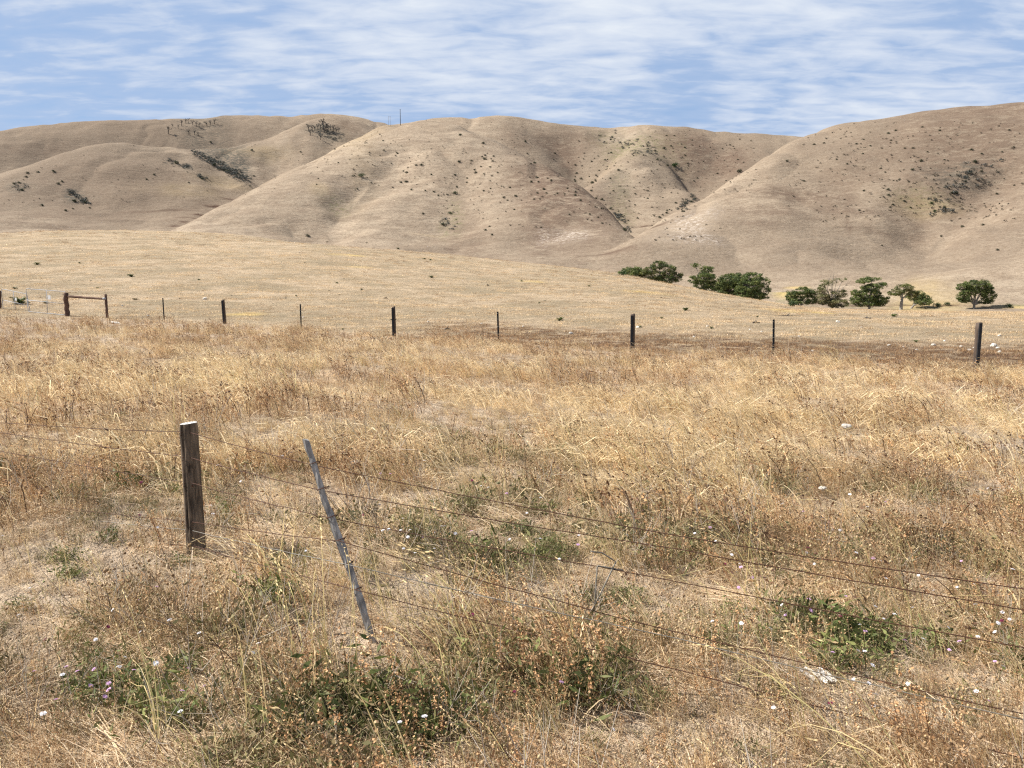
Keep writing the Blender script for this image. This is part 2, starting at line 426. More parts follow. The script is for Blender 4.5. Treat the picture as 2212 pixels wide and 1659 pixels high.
PATCH = [  # px, py, half width, half height (photo units), channel, strength
    (1215, 400, 95, 48, 0, .95), (1150, 385, 60, 35, 0, .8), (1280, 440, 55, 40, 0, .8), (1210, 325, 60, 30, 0, .8), (1260, 300, 60, 22, 0, .6),
    (1500, 312, 70, 26, 0, .9), (1570, 350, 60, 40, 0, .9), (1480, 370, 50, 25, 0, .5), (1230, 350, 26, 30, 0, .8), (1120, 300, 50, 18, 0, .5),
    (2130, 250, 160, 22, 0, .75), (1960, 300, 120, 22, 0, .5), (2040, 345, 100, 30, 0, .6), (1720, 425, 110, 20, 0, .7), (1650, 455, 80, 14, 0, .6),
    (1850, 380, 80, 24, 0, .5), (1640, 480, 60, 10, 0, .5), (1830, 455, 90, 12, 0, .6), (1870, 495, 60, 8, 0, .5), (1900, 340, 60, 20, 0, .5),
    (1010, 545, 60, 10, 0, .5), (970, 536, 16, 5, 0, .9), (1330, 545, 60, 5, 0, .5), (250, 400, 260, 70, 0, .34), (300, 270, 300, 30, 0, .25), (150, 470, 160, 18, 0, .4),
    (110, 485, 100, 10, 0, .4), (420, 470, 90, 18, 0, .4), (60, 325, 80, 20, 0, .4), (760, 268, 40, 12, 0, .6),
    (1230, 512, 42, 11, 1, 1.0), (1492, 480, 40, 26, 1, .9), (1510, 512, 60, 10, 1, .9), (1530, 462, 30, 15, 1, .6), (1340, 300, 50, 8, 1, .5),
    (485, 358, 26, 12, 3, 1), (520, 380, 22, 11, 3, 1), (450, 340, 28, 8, 3, .8), (700, 280, 34, 12, 3, .9), (720, 296, 24, 8, 3, .7), (405, 362, 14, 8, 3, .9), (436, 383, 8, 5, 3, .8),
    (160, 425, 14, 14, 3, .9), (40, 405, 26, 14, 3, .5), (430, 262, 50, 8, 3, .5), (2070, 385, 55, 28, 3, .5), (2100, 365, 40, 14, 3, .6), (1330, 400, 30, 30, 3, .3),
    (1370, 318, 60, 24, 4, .9), (1310, 300, 40, 20, 4, .5), (2000, 430, 60, 26, 4, .4), (985, 470, 16, 40, 4, .6), (960, 500, 14, 24, 4, .6), (730, 450, 30, 30, 4, .5), (1350, 470, 20, 20, 4, .6),
    (1700, 640, 90, 12, 4, .5), (1920, 662, 120, 5, 4, .7), (2180, 660, 60, 5, 4, .6), (1340, 420, 20, 60, 4, .4),
    (1720, 622, 20, 3, 2, .9), (1700, 632, 30, 2.5, 2, .8), (1700, 670, 40, 2.5, 2, .9), (1772, 676, 28, 2, 2, .9), (1990, 672, 80, 2.5, 2, .7), (2190, 664, 40, 3, 2, .7),
    (690, 405, 20, 14, 2, .12), (480, 400, 60, 14, 2, .12), (570, 330, 50, 18, 2, .12), (400, 410, 60, 18, 2, .12), (2000, 450, 60, 26, 2, .12), (770, 300, 60, 16, 2, .12),
    (536, 679, 40, 3, 2, .8), (755, 551, 30, 1.6, 2, .8), (775, 577, 26, 1.4, 2, .7), (1148, 608, 28, 2, 2, .8), (1395, 631, 40, 2, 2, .7), (920, 508, 40, 2, 2, .12),
    (382, 489, 15, 1.6, 5, 1), (398, 479, 10, 1.4, 5, .9), (412, 471, 26, 1.1, 5, .8), (432, 464, 14, 1.2, 5, 1), (463, 446, 24, 1.1, 5, .9), (500, 431, 20, 1.0, 5, .7), (360, 455, 60, 1.0, 5, .5), (1392, 489, 20, 1.8, 5, .9), (1310, 548, 46, 1.5, 5, .5),
    (1430, 484, 24, 1.2, 5, .7), (1750, 655, 30, 1.6, 5, .8), (1870, 661, 60, 1.6, 5, .8), (1960, 659, 40, 1.6, 5, .8), (2050, 660, 40, 1.8, 5, .8), (1600, 648, 60, 2, 5, .7),
    (200, 400, 280, 90, 6, 1), (400, 440, 160, 40, 6, .9), (200, 290, 420, 40, 6, .8), (1560, 330, 150, 60, 6, .9), (1250, 330, 80, 60, 6, .6), (1250, 400, 100, 60, 6, .7),  # broad dull areas: browner pasture plus painted cloud and slope shade
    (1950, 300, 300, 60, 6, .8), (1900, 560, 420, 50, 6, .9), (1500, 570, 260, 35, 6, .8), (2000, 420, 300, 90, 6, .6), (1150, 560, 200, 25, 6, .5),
    (1830, 480, 3, 16, 5, .35), (1836, 496, 3, 10, 5, .35),
]
ang = {}
pc, pt, pok = hit([p[0] for p in PATCH], [p[1] for p in PATCH])
pu, ptu, _ = hit([p[0] for p in PATCH], [p[1] - p[3] for p in PATCH])
pd, ptd, _ = hit([p[0] for p in PATCH], [p[1] + p[3] for p in PATCH])

def masks(X, Y):
    m = np.zeros(X.shape + (7,))
    az = np.arctan2(X, Y); r = np.hypot(X, Y)
    wx = fbm(X / (.03 * r + 1), Y / (.03 * r + 1), 3, 77)
    for i, p in enumerate(PATCH):
        c = pc[i]; a0 = math.atan2(c[0], c[1]); r0 = math.hypot(c[0], c[1])
        ra = p[2] / F; up = abs(math.hypot(*pu[i][:2]) - r0); dn = abs(r0 - math.hypot(*pd[i][:2]))
        rr = min(max((up + dn) / 2, .006 * r0), .28 * r0)
        q = ((az - a0) / ra) ** 2 + ((r - r0) / rr) ** 2
        g = np.exp(-np.clip(q * (1 + .5 * wx), 0, 40) ** (1.5))
        m[..., p[4]] = np.maximum(m[..., p[4]], g * p[5])
    d = Y - fence_y(X)                                          # trampled bare strip beyond the far fence
    s = smooth(-.8, .3, d) * (1 - smooth(5, 13, d)) * smooth(-6, 0, X) * 1.0
    m[..., 0] = np.maximum(m[..., 0], s * (r < 60))
    return m

def build_land(name, rows, mat, wrap_center=False):
    A, RR = np.meshgrid(azr, rows)
    X = RR * np.sin(A); Y = RR * np.cos(A); Z = terrain(X, Y)
    n, k = X.shape
    V = np.stack([X, Y, Z], -1).reshape(-1, 3)
    i = np.arange(n - 1)[:, None] * k; j = np.arange(k)[None]
    j2 = (j + 1) % k
    Fc = np.stack([i + j, i + j2, i + k + j2, i + k + j], -1).reshape(-1, 4)
    if wrap_center:
        V = np.concatenate([V, [[0, 0, float(terrain(np.array([0.01]), np.array([0.01]))[0])]]])
        Fc2 = np.stack([np.full(k, len(V) - 1), j2[0], j[0]], -1)
        Fc = np.concatenate([Fc, np.concatenate([Fc2, Fc2[:, :1]], 1)[:, [0, 1, 2, 2]]]) if False else Fc
    m = masks(X, Y).reshape(-1, 7)
    if wrap_center: m = np.concatenate([m, m[:1] * 0])
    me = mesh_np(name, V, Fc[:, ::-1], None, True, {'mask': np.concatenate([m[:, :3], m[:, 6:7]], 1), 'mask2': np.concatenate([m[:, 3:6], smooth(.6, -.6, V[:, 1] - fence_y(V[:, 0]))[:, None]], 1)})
    me.materials.append(mat)
    o = link(bpy.data.objects.new(name, me)); o['kind'] = 'structure'
    return o
build_land('ground', rows_near, M_near)
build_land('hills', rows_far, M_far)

# ------------------------------------------------------------------ grass (one mass each: nobody could count it)
WIND = np.array([-.86, .38])
def blade_set(n, hmin, hmax, spread, lean, curl, width, cols, wind=.7, segs=4, tipw=.15, flat=0.0, rs=None):
    """n ribbon blades; returns V, F, C"""
    rs = rs or rng
    h = rs.uniform(hmin, hmax, n)
    base = rs.normal(0, spread, (n, 2))
    th = rs.uniform(0, 2 * math.pi, n)
    d = np.stack([np.cos(th), np.sin(th)], 1) * (1 - wind) + WIND * wind * rs.uniform(.5, 1.3, (n, 1))
    d += rs.normal(0, .18, (n, 2))
    ln = lean * rs.uniform(.4, 1.3, n); cu = curl * rs.uniform(.3, 1.4, n)
    fa = rs.uniform(0, 2 * math.pi, n); side = np.stack([np.cos(fa), np.sin(fa), rs.uniform(-.3, .3, n)], 1)
    ci = rs.integers(0, len(cols), n); c0 = np.array(cols)[ci] * rs.uniform(.75, 1.25, (n, 1))
    Vs = []; t = np.linspace(0, 1, segs + 1)
    w = width * rs.uniform(.6, 1.4, n)
    for tt in t:
        hor = ln * tt + cu * tt * tt
        vert = np.sqrt(np.maximum(1 - np.minimum(hor, .98) ** 2 * .8, .05)) * tt * (1 - flat) - cu * .35 * tt ** 3
        P = np.concatenate([base + d * (hor * h)[:, None], (np.maximum(vert, .02 * tt) * h)[:, None]], 1)
        ww = w * (1 - (1 - tipw) * tt ** 1.5)
        Vs.append(np.stack([P - side * ww[:, None] / 2, P + side * ww[:, None] / 2], 1))
    V = np.stack(Vs, 1)                                          # n, segs+1, 2, 3
    k = (segs + 1) * 2
    idx = np.arange(n)[:, None] * k
    Fc = np.concatenate([np.stack([idx[:, 0] + 2 * s, idx[:, 0] + 2 * s + 1, idx[:, 0] + 2 * s + 3, idx[:, 0] + 2 * s + 2], 1) for s in range(segs)])
    C = np.repeat(c0, k, 0)
    tips = V[:, -1].mean(1)
    return V.reshape(-1, 3), Fc, C, tips, d

def heads(mb, tips, d, n_per, length, wid, cols, droop=.4):
    """feathery seed spikelets along the end of each stem"""
    for p, dd in zip(tips, d):
        c0 = np.array(cols[rng.integers(len(cols))]) * rng.uniform(.8, 1.2)
        ax = np.array([dd[0], dd[1], .25]); ax /= np.linalg.norm(ax)
        for q in range(n_per):
            f = q / max(n_per - 1, 1)
            c = p + ax * length * (f - .8) + rng.normal(0, wid * .4, 3)
            a = ax * length / n_per * 1.1 + rng.normal(0, wid * .5, 3); b = np.cross(a, rng.normal(0, 1, 3)); b *= wid / (np.linalg.norm(b) + 1e-9)
            mb.add([c - a * .5, c + b * .5, c + a * .7, c - b * .5], [(0, 1, 2, 3)], c0)

def balls(mb, tips, rad, cols, sq=.85):
    ico = np.array([(0, 0, 1), (.89, 0, .45), (.28, .85, .45), (-.72, .53, .45), (-.72, -.53, .45), (.28, -.85, .45), (.72, .53, -.45), (-.28, .85, -.45), (-.89, 0, -.45), (-.28, -.85, -.45), (.72, -.53, -.45), (0, 0, -1.)])
    fc = [(0, 1, 2), (0, 2, 3), (0, 3, 4), (0, 4, 5), (0, 5, 1), (1, 6, 2), (2, 7, 3), (3, 8, 4), (4, 9, 5), (5, 10, 1), (6, 7, 2), (7, 8, 3), (8, 9, 4), (9, 10, 5), (10, 6, 1), (11, 7, 6), (11, 8, 7), (11, 9, 8), (11, 10, 9), (11, 6, 10)]
    for p in tips:
        r = rad * rng.uniform(.7, 1.25)
        mb.add(p + ico * [r, r, r * sq / .7] * rng.uniform(.85, 1.1, (12, 1)), fc, np.array(cols[rng.integers(len(cols))]) * rng.uniform(.8, 1.2))

STRAW = [(.62, .49, .32), (.54, .40, .24), (.70, .58, .40), (.46, .34, .20), (.60, .46, .28)]
GOLD = [(.66, .52, .31), (.71, .57, .36), (.57, .43, .24), (.62, .51, .34)]
BROWN = [(.29, .175, .095), (.22, .13, .07), (.35, .225, .125), (.18, .11, .065), (.40, .28, .17)]
PALE = [(.70, .58, .44), (.62, .49, .36), (.76, .65, .50), (.54, .41, .29)]
OLIVE = [(.20, .18, .08), (.16, .15, .065), (.26, .22, .10), (.13, .13, .06), (.32, .25, .13)]
GREEN = [(.13, .15, .045), (.10, .125, .038), (.17, .18, .06), (.20, .19, .075)]

def proto(name, mb_list, mat):
    mb = MB()
    for a in mb_list: mb.add(*a)
    o = mb.build(name, mat); COL.objects.unlink(o); return o

def P_gold(i):
    mb = MB(); V, Fc, C, tips, d = blade_set(34, .28, .58, .05, .62, .42, .0034, GOLD, .8)
    mb.add(V, Fc, C)
    s = rng.permutation(34)[:14]; heads(mb, tips[s], d[s], 5, .11, .007, GOLD + STRAW)
    V, Fc, C, _, _ = blade_set(30, .10, .24, .06, .6, .5, .004, STRAW + BROWN[:1], .4); mb.add(V, Fc, C); return mb
def P_straw(i):
    mb = MB(); V, Fc, C, tips, d = blade_set(40, .12, .36, .07, .8, .5, .0044, STRAW + PALE[:3] + BROWN[:1], .55); mb.add(V, Fc, C)
    s = rng.permutation(40)[:8]; heads(mb, tips[s], d[s], 4, .06, .006, STRAW + BROWN[:2]); return mb
def P_mat(i):
    mb = MB(); V, Fc, C, _, _ = blade_set(60, .10, .36, .10, .92, .3, .0046, PALE + STRAW[:2] + PALE + [(.30, .2, .12), (.18, .12, .07)], .45, 3, .3, .66); mb.add(V, Fc, C); return mb
def P_brown(i):
    mb = MB(); V, Fc, C, tips, d = blade_set(30, .18, .42, .07, .45, .25, .0032, BROWN + STRAW[3:], .55); mb.add(V, Fc, C)
    heads(mb, tips, d, 5, .07, .008, [(.34, .20, .11), (.42, .27, .15), (.28, .17, .10), (.48, .34, .21)])
    V, Fc, C, _, _ = blade_set(20, .08, .2, .08, .8, .4, .004, STRAW, .3); mb.add(V, Fc, C); return mb
def P_olive(i):
    mb = MB(); V, Fc, C, tips, d = blade_set(44, .07, .24, .07, .55, .4, .0055, OLIVE + GREEN[:2], .35); mb.add(V, Fc, C)
    V, Fc, C, _, _ = blade_set(26, .10, .3, .08, .6, .4, .0034, STRAW + BROWN[:2], .5); mb.add(V, Fc, C)
    for _ in range(40):
        c = np.array([*rng.normal(0, .075, 2), rng.uniform(.02, .16)]); a = rng.normal(0, 1, 3); a *= rng.uniform(.012, .028) / np.linalg.norm(a)
        b = np.cross(a, rng.normal(0, 1, 3)); b *= .008 / np.linalg.norm(b)
        mb.add([c, c + a + b, c + 2 * a, c + a - b], [(0, 1, 2, 3)], np.array(OLIVE[rng.integers(5)]) * rng.uniform(.7, 1.3))
    return mb
def P_green(i):
    mb = MB()
    for _ in range(150):
        c = np.array([*rng.normal(0, .085, 2), abs(rng.normal(.06, .05))]); a = rng.normal(0, 1, 3); a[2] = abs(a[2]) * .8; a *= rng.uniform(.015, .045) / np.linalg.norm(a)
        b = np.cross(a, rng.normal(0, 1, 3)); b *= rng.uniform(.005, .010) / np.linalg.norm(b)
        mb.add([c, c + a + b, c + 2 * a, c + a - b], [(0, 1, 2, 3)], np.array(GREEN[rng.integers(4)]) * rng.uniform(.6, 1.35))
    V, Fc, C, _, _ = blade_set(30, .12, .28, .07, .5, .4, .005, GREEN + OLIVE[2:3], .3); mb.add(V, Fc, C); return mb
def P_broad(i):
    mb = MB(); V, Fc, C, _, _ = blade_set(9, .12, .28, .02, .7, .5, .026, GREEN + OLIVE[:2] + [(.2, .09, .04)], .2, 4, .1); mb.add(V, Fc, C); return mb
def P_bobble(i):
    mb = MB(); V, Fc, C, tips, d = blade_set(13, .22, .44, .09, .32, .2, .0026, [(.34, .24, .13), (.26, .19, .09), (.42, .32, .19)], .5); mb.add(V, Fc, C)
    balls(mb, tips, .0075, [(.44, .30, .16), (.52, .38, .22), (.36, .23, .12), (.26, .16, .08), (.42, .34, .19)])
    V, Fc, C, _, _ = blade_set(12, .1, .25, .09, .5, .3, .003, OLIVE + STRAW[:2], .4); mb.add(V, Fc, C); return mb
def P_dock(i):
    mb = MB(); V, Fc, C, tips, d = blade_set(5, .22, .45, .06, .28, .1, .0042, [(.20, .11, .06), (.28, .16, .08)], .6); mb.add(V, Fc, C)
    V = V.reshape(5, -1, 2, 3).mean(2)
    for s in V:
        for _ in range(34):
            f = rng.uniform(1.2, len(s) - 1.001); k = int(f); p = s[k] + (s[k + 1] - s[k]) * (f - k) + rng.normal(0, .008, 3)
            a = rng.normal(0, 1, 3); a *= .007 / np.linalg.norm(a); b = np.cross(a, rng.normal(0, 1, 3)); b *= .006 / np.linalg.norm(b)
            mb.add([p - a, p - b, p + a, p + b], [(0, 1, 2, 3)], np.array([(.52, .31, .15), (.60, .40, .22), (.44, .24, .11)][rng.integers(3)]) * rng.uniform(.8, 1.2))
    return mb
def P_twig(i):
    mb = MB()
    for _ in range(6):
        p = np.array([*rng.normal(0, .05, 2), 0]); dd = np.array([*(WIND * rng.uniform(-.3, .9) + rng.normal(0, .35, 2)), 1.]); dd /= np.linalg.norm(dd)
        L = rng.uniform(.2, .5); c = np.array([(.50, .43, .35), (.22, .15, .10), (.13, .08, .06), (.58, .5, .4)][rng.integers(4)])
        mid = p + dd * L * .5 + rng.normal(0, .02, 3); e = p + dd * L + rng.normal(0, .05, 3)
        mb.tube([p, mid, e], [.0022, .0018, .001], c, 3, False)
        for _ in range(2): mb.tube([mid, mid + dd * .1 + rng.normal(0, .06, 3)], [.0014, .0008], c, 3, False)
    return mb
def P_long(i):
    mb = MB(); V, Fc, C, tips, d = blade_set(7, .5, .85, .06, .7, .4, .0052, [(.70, .58, .33), (.64, .52, .27), (.58, .52, .25)], .85, 6); mb.add(V, Fc, C)
    heads(mb, tips, d, 8, .16, .007, [(.66, .52, .30)]); return mb
def P_short(i):
    mb = MB(); V, Fc, C, _, _ = blade_set(40, .03, .10, .12, .6, .4, .007, STRAW + PALE[:2] + BROWN[2:3], .3, 2); mb.add(V, Fc, C); return mb
def P_turf(i):
    mb = MB(); V, Fc, C, _, _ = blade_set(40, .04, .13, .14, .6, .4, .008, BROWN + [(.13, .075, .05)], .3, 2); mb.add(V, Fc, C); return mb

def col_of(name, fn, mat, n):
    c = bpy.data.collections.new(name)
    for i in range(n):
        o = fn(i).build(name + '_tuft', mat); COL.objects.unlink(o); c.objects.link(o)
    return c, n

GN = None
def scatter(name, coll, ncoll, P, rz, scl, tilt=.12, label=None):
    me = bpy.data.meshes.new(name); n = len(P)
    me.vertices.add(n); me.vertices.foreach_set('co', np.asarray(P, np.float32).ravel())
    rot = np.stack([rng.normal(0, tilt, n), rng.normal(0, tilt, n), rz], 1).astype(np.float32)
    a = me.attributes.new('rot', 'FLOAT_VECTOR', 'POINT'); a.data.foreach_set('vector', rot.ravel())
    a = me.attributes.new('scl', 'FLOAT', 'POINT'); a.data.foreach_set('value', np.asarray(scl, np.float32))
    a = me.attributes.new('idx', 'INT', 'POINT'); a.data.foreach_set('value', rng.integers(0, ncoll, n).astype(np.int32))
    me.update()
    o = link(bpy.data.objects.new(name, me)); o['kind'] = 'stuff'
    if label: o['label'] = label
    g = bpy.data.node_groups.new(name, 'GeometryNodeTree')
    g.interface.new_socket('Geometry', in_out='INPUT', socket_type='NodeSocketGeometry'); g.interface.new_socket('Geometry', in_out='OUTPUT', socket_type='NodeSocketGeometry')
    gi = g.nodes.new('NodeGroupInput'); go = g.nodes.new('NodeGroupOutput')
    ip = g.nodes.new('GeometryNodeInstanceOnPoints'); ci = g.nodes.new('GeometryNodeCollectionInfo')
    ci.inputs['Collection'].default_value = coll; ci.inputs['Separate Children'].default_value = True; ci.inputs['Reset Children'].default_value = True
    ip.inputs['Pick Instance'].default_value = True
    def na(nm, ty):
        nd = g.nodes.new('GeometryNodeInputNamedAttribute'); nd.data_type = ty; nd.inputs['Name'].default_value = nm; return nd.outputs['Attribute']
    L = g.links.new
    L(gi.outputs[0], ip.inputs['Points']); L(ci.outputs[0], ip.inputs['Instance']); L(na('idx', 'INT'), ip.inputs['Instance Index'])
    L(na('rot', 'FLOAT_VECTOR'), ip.inputs['Rotation']); L(na('scl', 'FLOAT'), ip.inputs['Scale']); L(ip.outputs[0], go.inputs[0])
    o.modifiers.new('scatter', 'NODES').node_group = g
    return o

def sample(n, rmin, rmax, power=1.0, half=R(41)):
    """points around the viewer, denser near"""
    r = rmin + (rmax - rmin) * rng.uniform(0, 1, n) ** power
    a = rng.uniform(-half, half, n)
    X = r * np.sin(a); Y = r * np.cos(a)
    return X, Y, r

def zone(X, Y, s, seed, thr, soft=.25):
    """ragged patches: probability field from noise"""
    f = fbm(X / s, Y / s, 3, seed) * .5 + .5
    return smooth(thr - soft, thr + soft, f)

def put(X, Y, keep):
    X = X[keep]; Y = Y[keep]; return np.stack([X, Y, terrain(X, Y) - .008], 1)

def blob(X, Y, px, py, rx, ry):
    """soft patch on the land round a photo point; rx, ry in metres"""
    p, _, _ = hit(px, py)
    return np.exp(-(((X - p[0, 0]) / rx) ** 2 + ((Y - p[0, 1]) / ry) ** 2))

def tall(X, Y): return rng.uniform(0, 1, X.shape) < smooth(.5, -.7, Y - fence_y(X) + fbm(X / 2.2, Y / 2.2, 2, 5) * .6)

FEET = [(*hit(424, 1192)[0][0][:2], .55), (*hit(806, 1388)[0][0][:2], .26)]
def trim(P):
    f = np.ones(len(P))
    for x, y, d in FEET:
        n = math.hypot(x, y); q = np.hypot(P[:, 0] - x * (1 - .3 / n), P[:, 1] - y * (1 - .3 / n)); f = np.minimum(f, .5 + .5 * smooth(d * .55, d, q))
    return f
C_gold = col_of('golden_grass', P_gold, M_straw, 6); C_straw = col_of('dry_grass', P_straw, M_straw, 6)
C_mat = col_of('straw_litter', P_mat, M_straw, 5); C_brown = col_of('brown_grass', P_brown, M_straw, 6)
C_olive = col_of('olive_weeds', P_olive, M_weed, 5); C_green = col_of('green_weeds', P_green, M_weed, 4)
C_broad = col_of('broad_leaves', P_broad, M_weed, 4); C_bob = col_of('seed_heads', P_bobble, M_head, 6)
C_dock = col_of('rusty_seed_stalks', P_dock, M_head, 5); C_twig = col_of('dead_stems', P_twig, M_head, 5)
C_long = col_of('long_grass_stems', P_long, M_straw, 5); C_short = col_of('grazed_grass', P_short, M_straw, 4); C_turf = col_of('trampled_turf', P_turf, M_straw, 4)

def do(name, C, n, rmin, rmax, prob, s0, s1, rzs, power=1.0, grow=0.0, cond=True, label=None, tilt=.12):
    X, Y, r = sample(n, rmin, rmax, power)
    k = (rng.uniform(0, 1, n) < prob(X, Y, r))
    if cond: k &= tall(X, Y)
    P = put(X, Y, k); m = len(P)
    hz = .62 + .76 * zone(P[:, 0], P[:, 1], .9, 515, .5, .25); scl = rng.uniform(s0, s1, m) * hz * trim(P) * (1 + grow * np.maximum(np.log(r[k] / 5), 0))
    rz = rng.uniform(-rzs, rzs, m)
    return scatter(name, *C, P, rz, scl, tilt, label)

# where each kind grows
def goldz(X, Y, r): return np.clip(zone(X, Y, 2.6, 101, .52, .2) * (smooth(5.5, 8.5, r) * .95 + .10) * (1 - .55 * smooth(18, 28, r)) + .02, 0, 1)
def olivez(X, Y, r):
    p = zone(X, Y, 1.3, 202, .56, .16) * (1 - smooth(7.5, 11, r)) * .7
    for b in ((930, 1190, .8, .5), (1080, 1190, 1.0, .5), (560, 1060, 1.2, .8), (150, 1000, 1.2, .8), (1880, 1390, .5, .35), (700, 1520, .3, .15), (1150, 1530, .3, .15), (2100, 1250, .7, .5), (1650, 1180, .8, .4)):
        p = np.maximum(p, .7 * blob(X, Y, *b))
    for b in ((1900, 1380, 1.1, .7), (1100, 1490, 1.3, .45), (900, 1120, 1.9, 1.1), (200, 1450, .9, .6), (60, 1000, 1.6, 1.0), (1600, 1180, 1.4, .7)): p = np.maximum(p, .5 * blob(X, Y, *b))
    return p * (.35 + .65 * zone(X, Y, .5, 908, .5, .2))
GREENS = ((1790, 1400, .34, .22), (1880, 1420, .28, .2), (250, 1165, .35, .25), (150, 1215, .2, .15), (190, 1500, .22, .14), (240, 1520, .2, .14), (60, 1325, .2, .12), (1080, 1200, .35, .2), (1120, 1140, .3, .25),
          (850, 1170, .3, .2), (320, 1080, .5, .3), (1750, 1370, .3, .2), (1100, 1500, .2, .1), (640, 1330, .25, .15), (1010, 1545, .15, .08), (2150, 1420, .25, .2), (1320, 1300, .2, .12), (1420, 1480, .25, .1), (880, 1550, .3, .12))
def greenz(X, Y, r):
    p = np.zeros(X.shape)
    for b in GREENS: p = np.maximum(p, blob(X, Y, b[0], b[1], b[2] * 1.25, b[3] * 1.25))
    return p * .30 * (.3 + .7 * zone(X, Y, .35, 909, .5, .2))
def brownz(X, Y, r):
    p = zone(X, Y, 1.8, 303, .50, .2) * .8
    p = np.maximum(p, .95 * smooth(14, 22, r) * zone(X, Y, 3, 304, .42, .2))
    for b in ((1000, 1500, 1.0, .4), (1600, 1560, .9, .3), (800, 1420, .7, .3), (400, 1350, .6, .3)): p = np.maximum(p, .8 * blob(X, Y, *b))
    return p
def matz(X, Y, r):
    p = .35 + .6 * zone(X, Y, 1.5, 404, .5, .2)
    for b in ((250, 1610, .7, .22), (80, 1600, .5, .2), (1150, 1250, .5, .3), (1900, 1300, .5, .25), (1500, 1300, .7, .3)): p = np.maximum(p, blob(X, Y, *b))
    return p * (1 - .5 * smooth(14, 25, r))
def bobz(X, Y, r):
    p = zone(X, Y, 1.1, 505, .52, .2) * (1 - smooth(6.5, 11, r))
    for b in ((150, 1150, .9, .6), (280, 1290, .6, .4), (260, 1450, .5, .3), (2000, 1400, .7, .5), (2050, 1250, .9, .6)): p = np.maximum(p, blob(X, Y, *b))
    return p
def dockz(X, Y, r):
    p = zone(X, Y, 1.0, 606, .60, .15) * .6
    for b in ((1150, 1330, .5, .3), (1600, 1420, .5, .25), (850, 1450, .4, .2), (1250, 1560, .4, .15), (2050, 1640, .4, .15), (900, 1600, .5, .15)): p = np.maximum(p, .8 * blob(X, Y, *b))
    return p
one = lambda v: (lambda X, Y, r: np.full(X.shape, v))

def P_plume(i):
    mb = MB(); V, Fc, C, tips, d = blade_set(17, .22, .42, .12, .62, .5, .0085, [(.74, .61, .40), (.68, .55, .35), (.78, .67, .48), (.60, .46, .28)], .9, 5, .5); mb.add(V, Fc, C); return mb
def P_speck(i):
    mb = MB(); V, Fc, C, tips, d = blade_set(7, .14, .30, .14, .4, .2, .0055, [(.16, .085, .045), (.22, .12, .06), (.12, .07, .04), (.30, .17, .08)], .5, 3, .6); mb.add(V, Fc, C)
    heads(mb, tips, d, 4, .06, .014, [(.20, .10, .05), (.30, .17, .08), (.14, .08, .05), (.38, .22, .10)]); return mb
C_plume = col_of('golden_plumes', P_plume, M_straw, 6); C_speck = col_of('dark_seed_stems', P_speck, M_head, 6)
def plumez(X, Y, r): return np.clip(zone(X, Y, 1.7, 111, .53, .06) * smooth(5.5, 9, r) + .02, 0, 1) * (1 - .65 * smooth(15, 24, r))
def speckz(X, Y, r): return np.clip(.15 + zone(X, Y, 1.6, 121, .54, .09) + .5 * smooth(14, 22, r), 0, 1) * smooth(3.5, 7, r)
do('straw_litter', C_mat, 15000, 1.9, 30, matz, .55, 1.0, math.pi, 1.0, .25, label='pale flattened straw lying between the standing grass', tilt=.06)
do('dry_grass', C_straw, 13000, 1.9, 46, lambda X, Y, r: np.clip(.22 + .78 * zone(X, Y, .8, 717, .52, .15) + .7 * blob(X, Y, 150, 1150, 1.3, 1.0) + .6 * blob(X, Y, 300, 1350, .8, .6), 0, 1), .35, .72, .9, 1.0, .18, label='dry straw coloured grass covering the near field')
do('golden_grass', C_gold, 9500, 2.2, 42, goldz, .42, .8, .5, 1.0, .05, label='long golden grass bent over by the wind')
do('golden_plumes', C_plume, 14000, 4.5, 34, plumez, .5, .98, .5, 1.0, .1, label='arching plumes of pale golden grass blown to one side')
do('dark_seed_stems', C_speck, 9000, 3.2, 46, speckz, .55, 1.05, .9, 1.0, .12, label='dark brown seed stems speckling the grass')
do('brown_grass', C_brown, 11000, 1.9, 48, brownz, .40, .78, .8, 1.0, .14, label='brown seeding grass in ragged patches')
do('olive_weeds', C_olive, 5200, 1.9, 14, olivez, .5, .95, math.pi, 1.0, label='low olive green weeds among the straw')
do('green_weeds', C_green, 6500, 1.9, 9, greenz, .5, 1.0, math.pi, 1.0, label='bright green leafy weed patches')
do('broad_leaves', C_broad, 160, 2.9, 8, one(.4), .22, .42, math.pi, 1.0, label='broad green and reddish leaves close to the ground')
do('seed_heads', C_bob, 3600, 1.9, 14, bobz, .45, .8, 1.2, 1.0, label='round beige seed heads on thin stems')
do('rusty_seed_stalks', C_dock, 2600, 1.9, 18, dockz, .45, .8, .6, 1.0, label='rust coloured seed stalks')
do('dead_stems', C_twig, 2200, 1.9, 22, one(.6), .45, .95, 1.0, 1.0, label='dead grey and dark stems in the grass')
def P_flat(i):
    mb = MB(); V, Fc, C, _, _ = blade_set(46, .35, .75, .16, .95, .12, .0050, PALE + STRAW[:1], .85, 4, .4, .8); mb.add(V, Fc, C); return mb
C_flat = col_of('flattened_straw', P_flat, M_straw, 4)
def flatz(X, Y, r):
    p = np.zeros(X.shape) + .05
    for b in ((250, 1620, .75, .16), (60, 1600, .5, .16), (420, 1600, .5, .14), (1000, 1130, .3, .2), (700, 1210, .4, .2), (1250, 1240, .3, .15)): p = np.maximum(p, blob(X, Y, *b))
    return p
do('flattened_straw', C_flat, 2600, 1.9, 7, flatz, .5, .9, .45, 1.0, label='long pale straw flattened in one direction', tilt=.05)
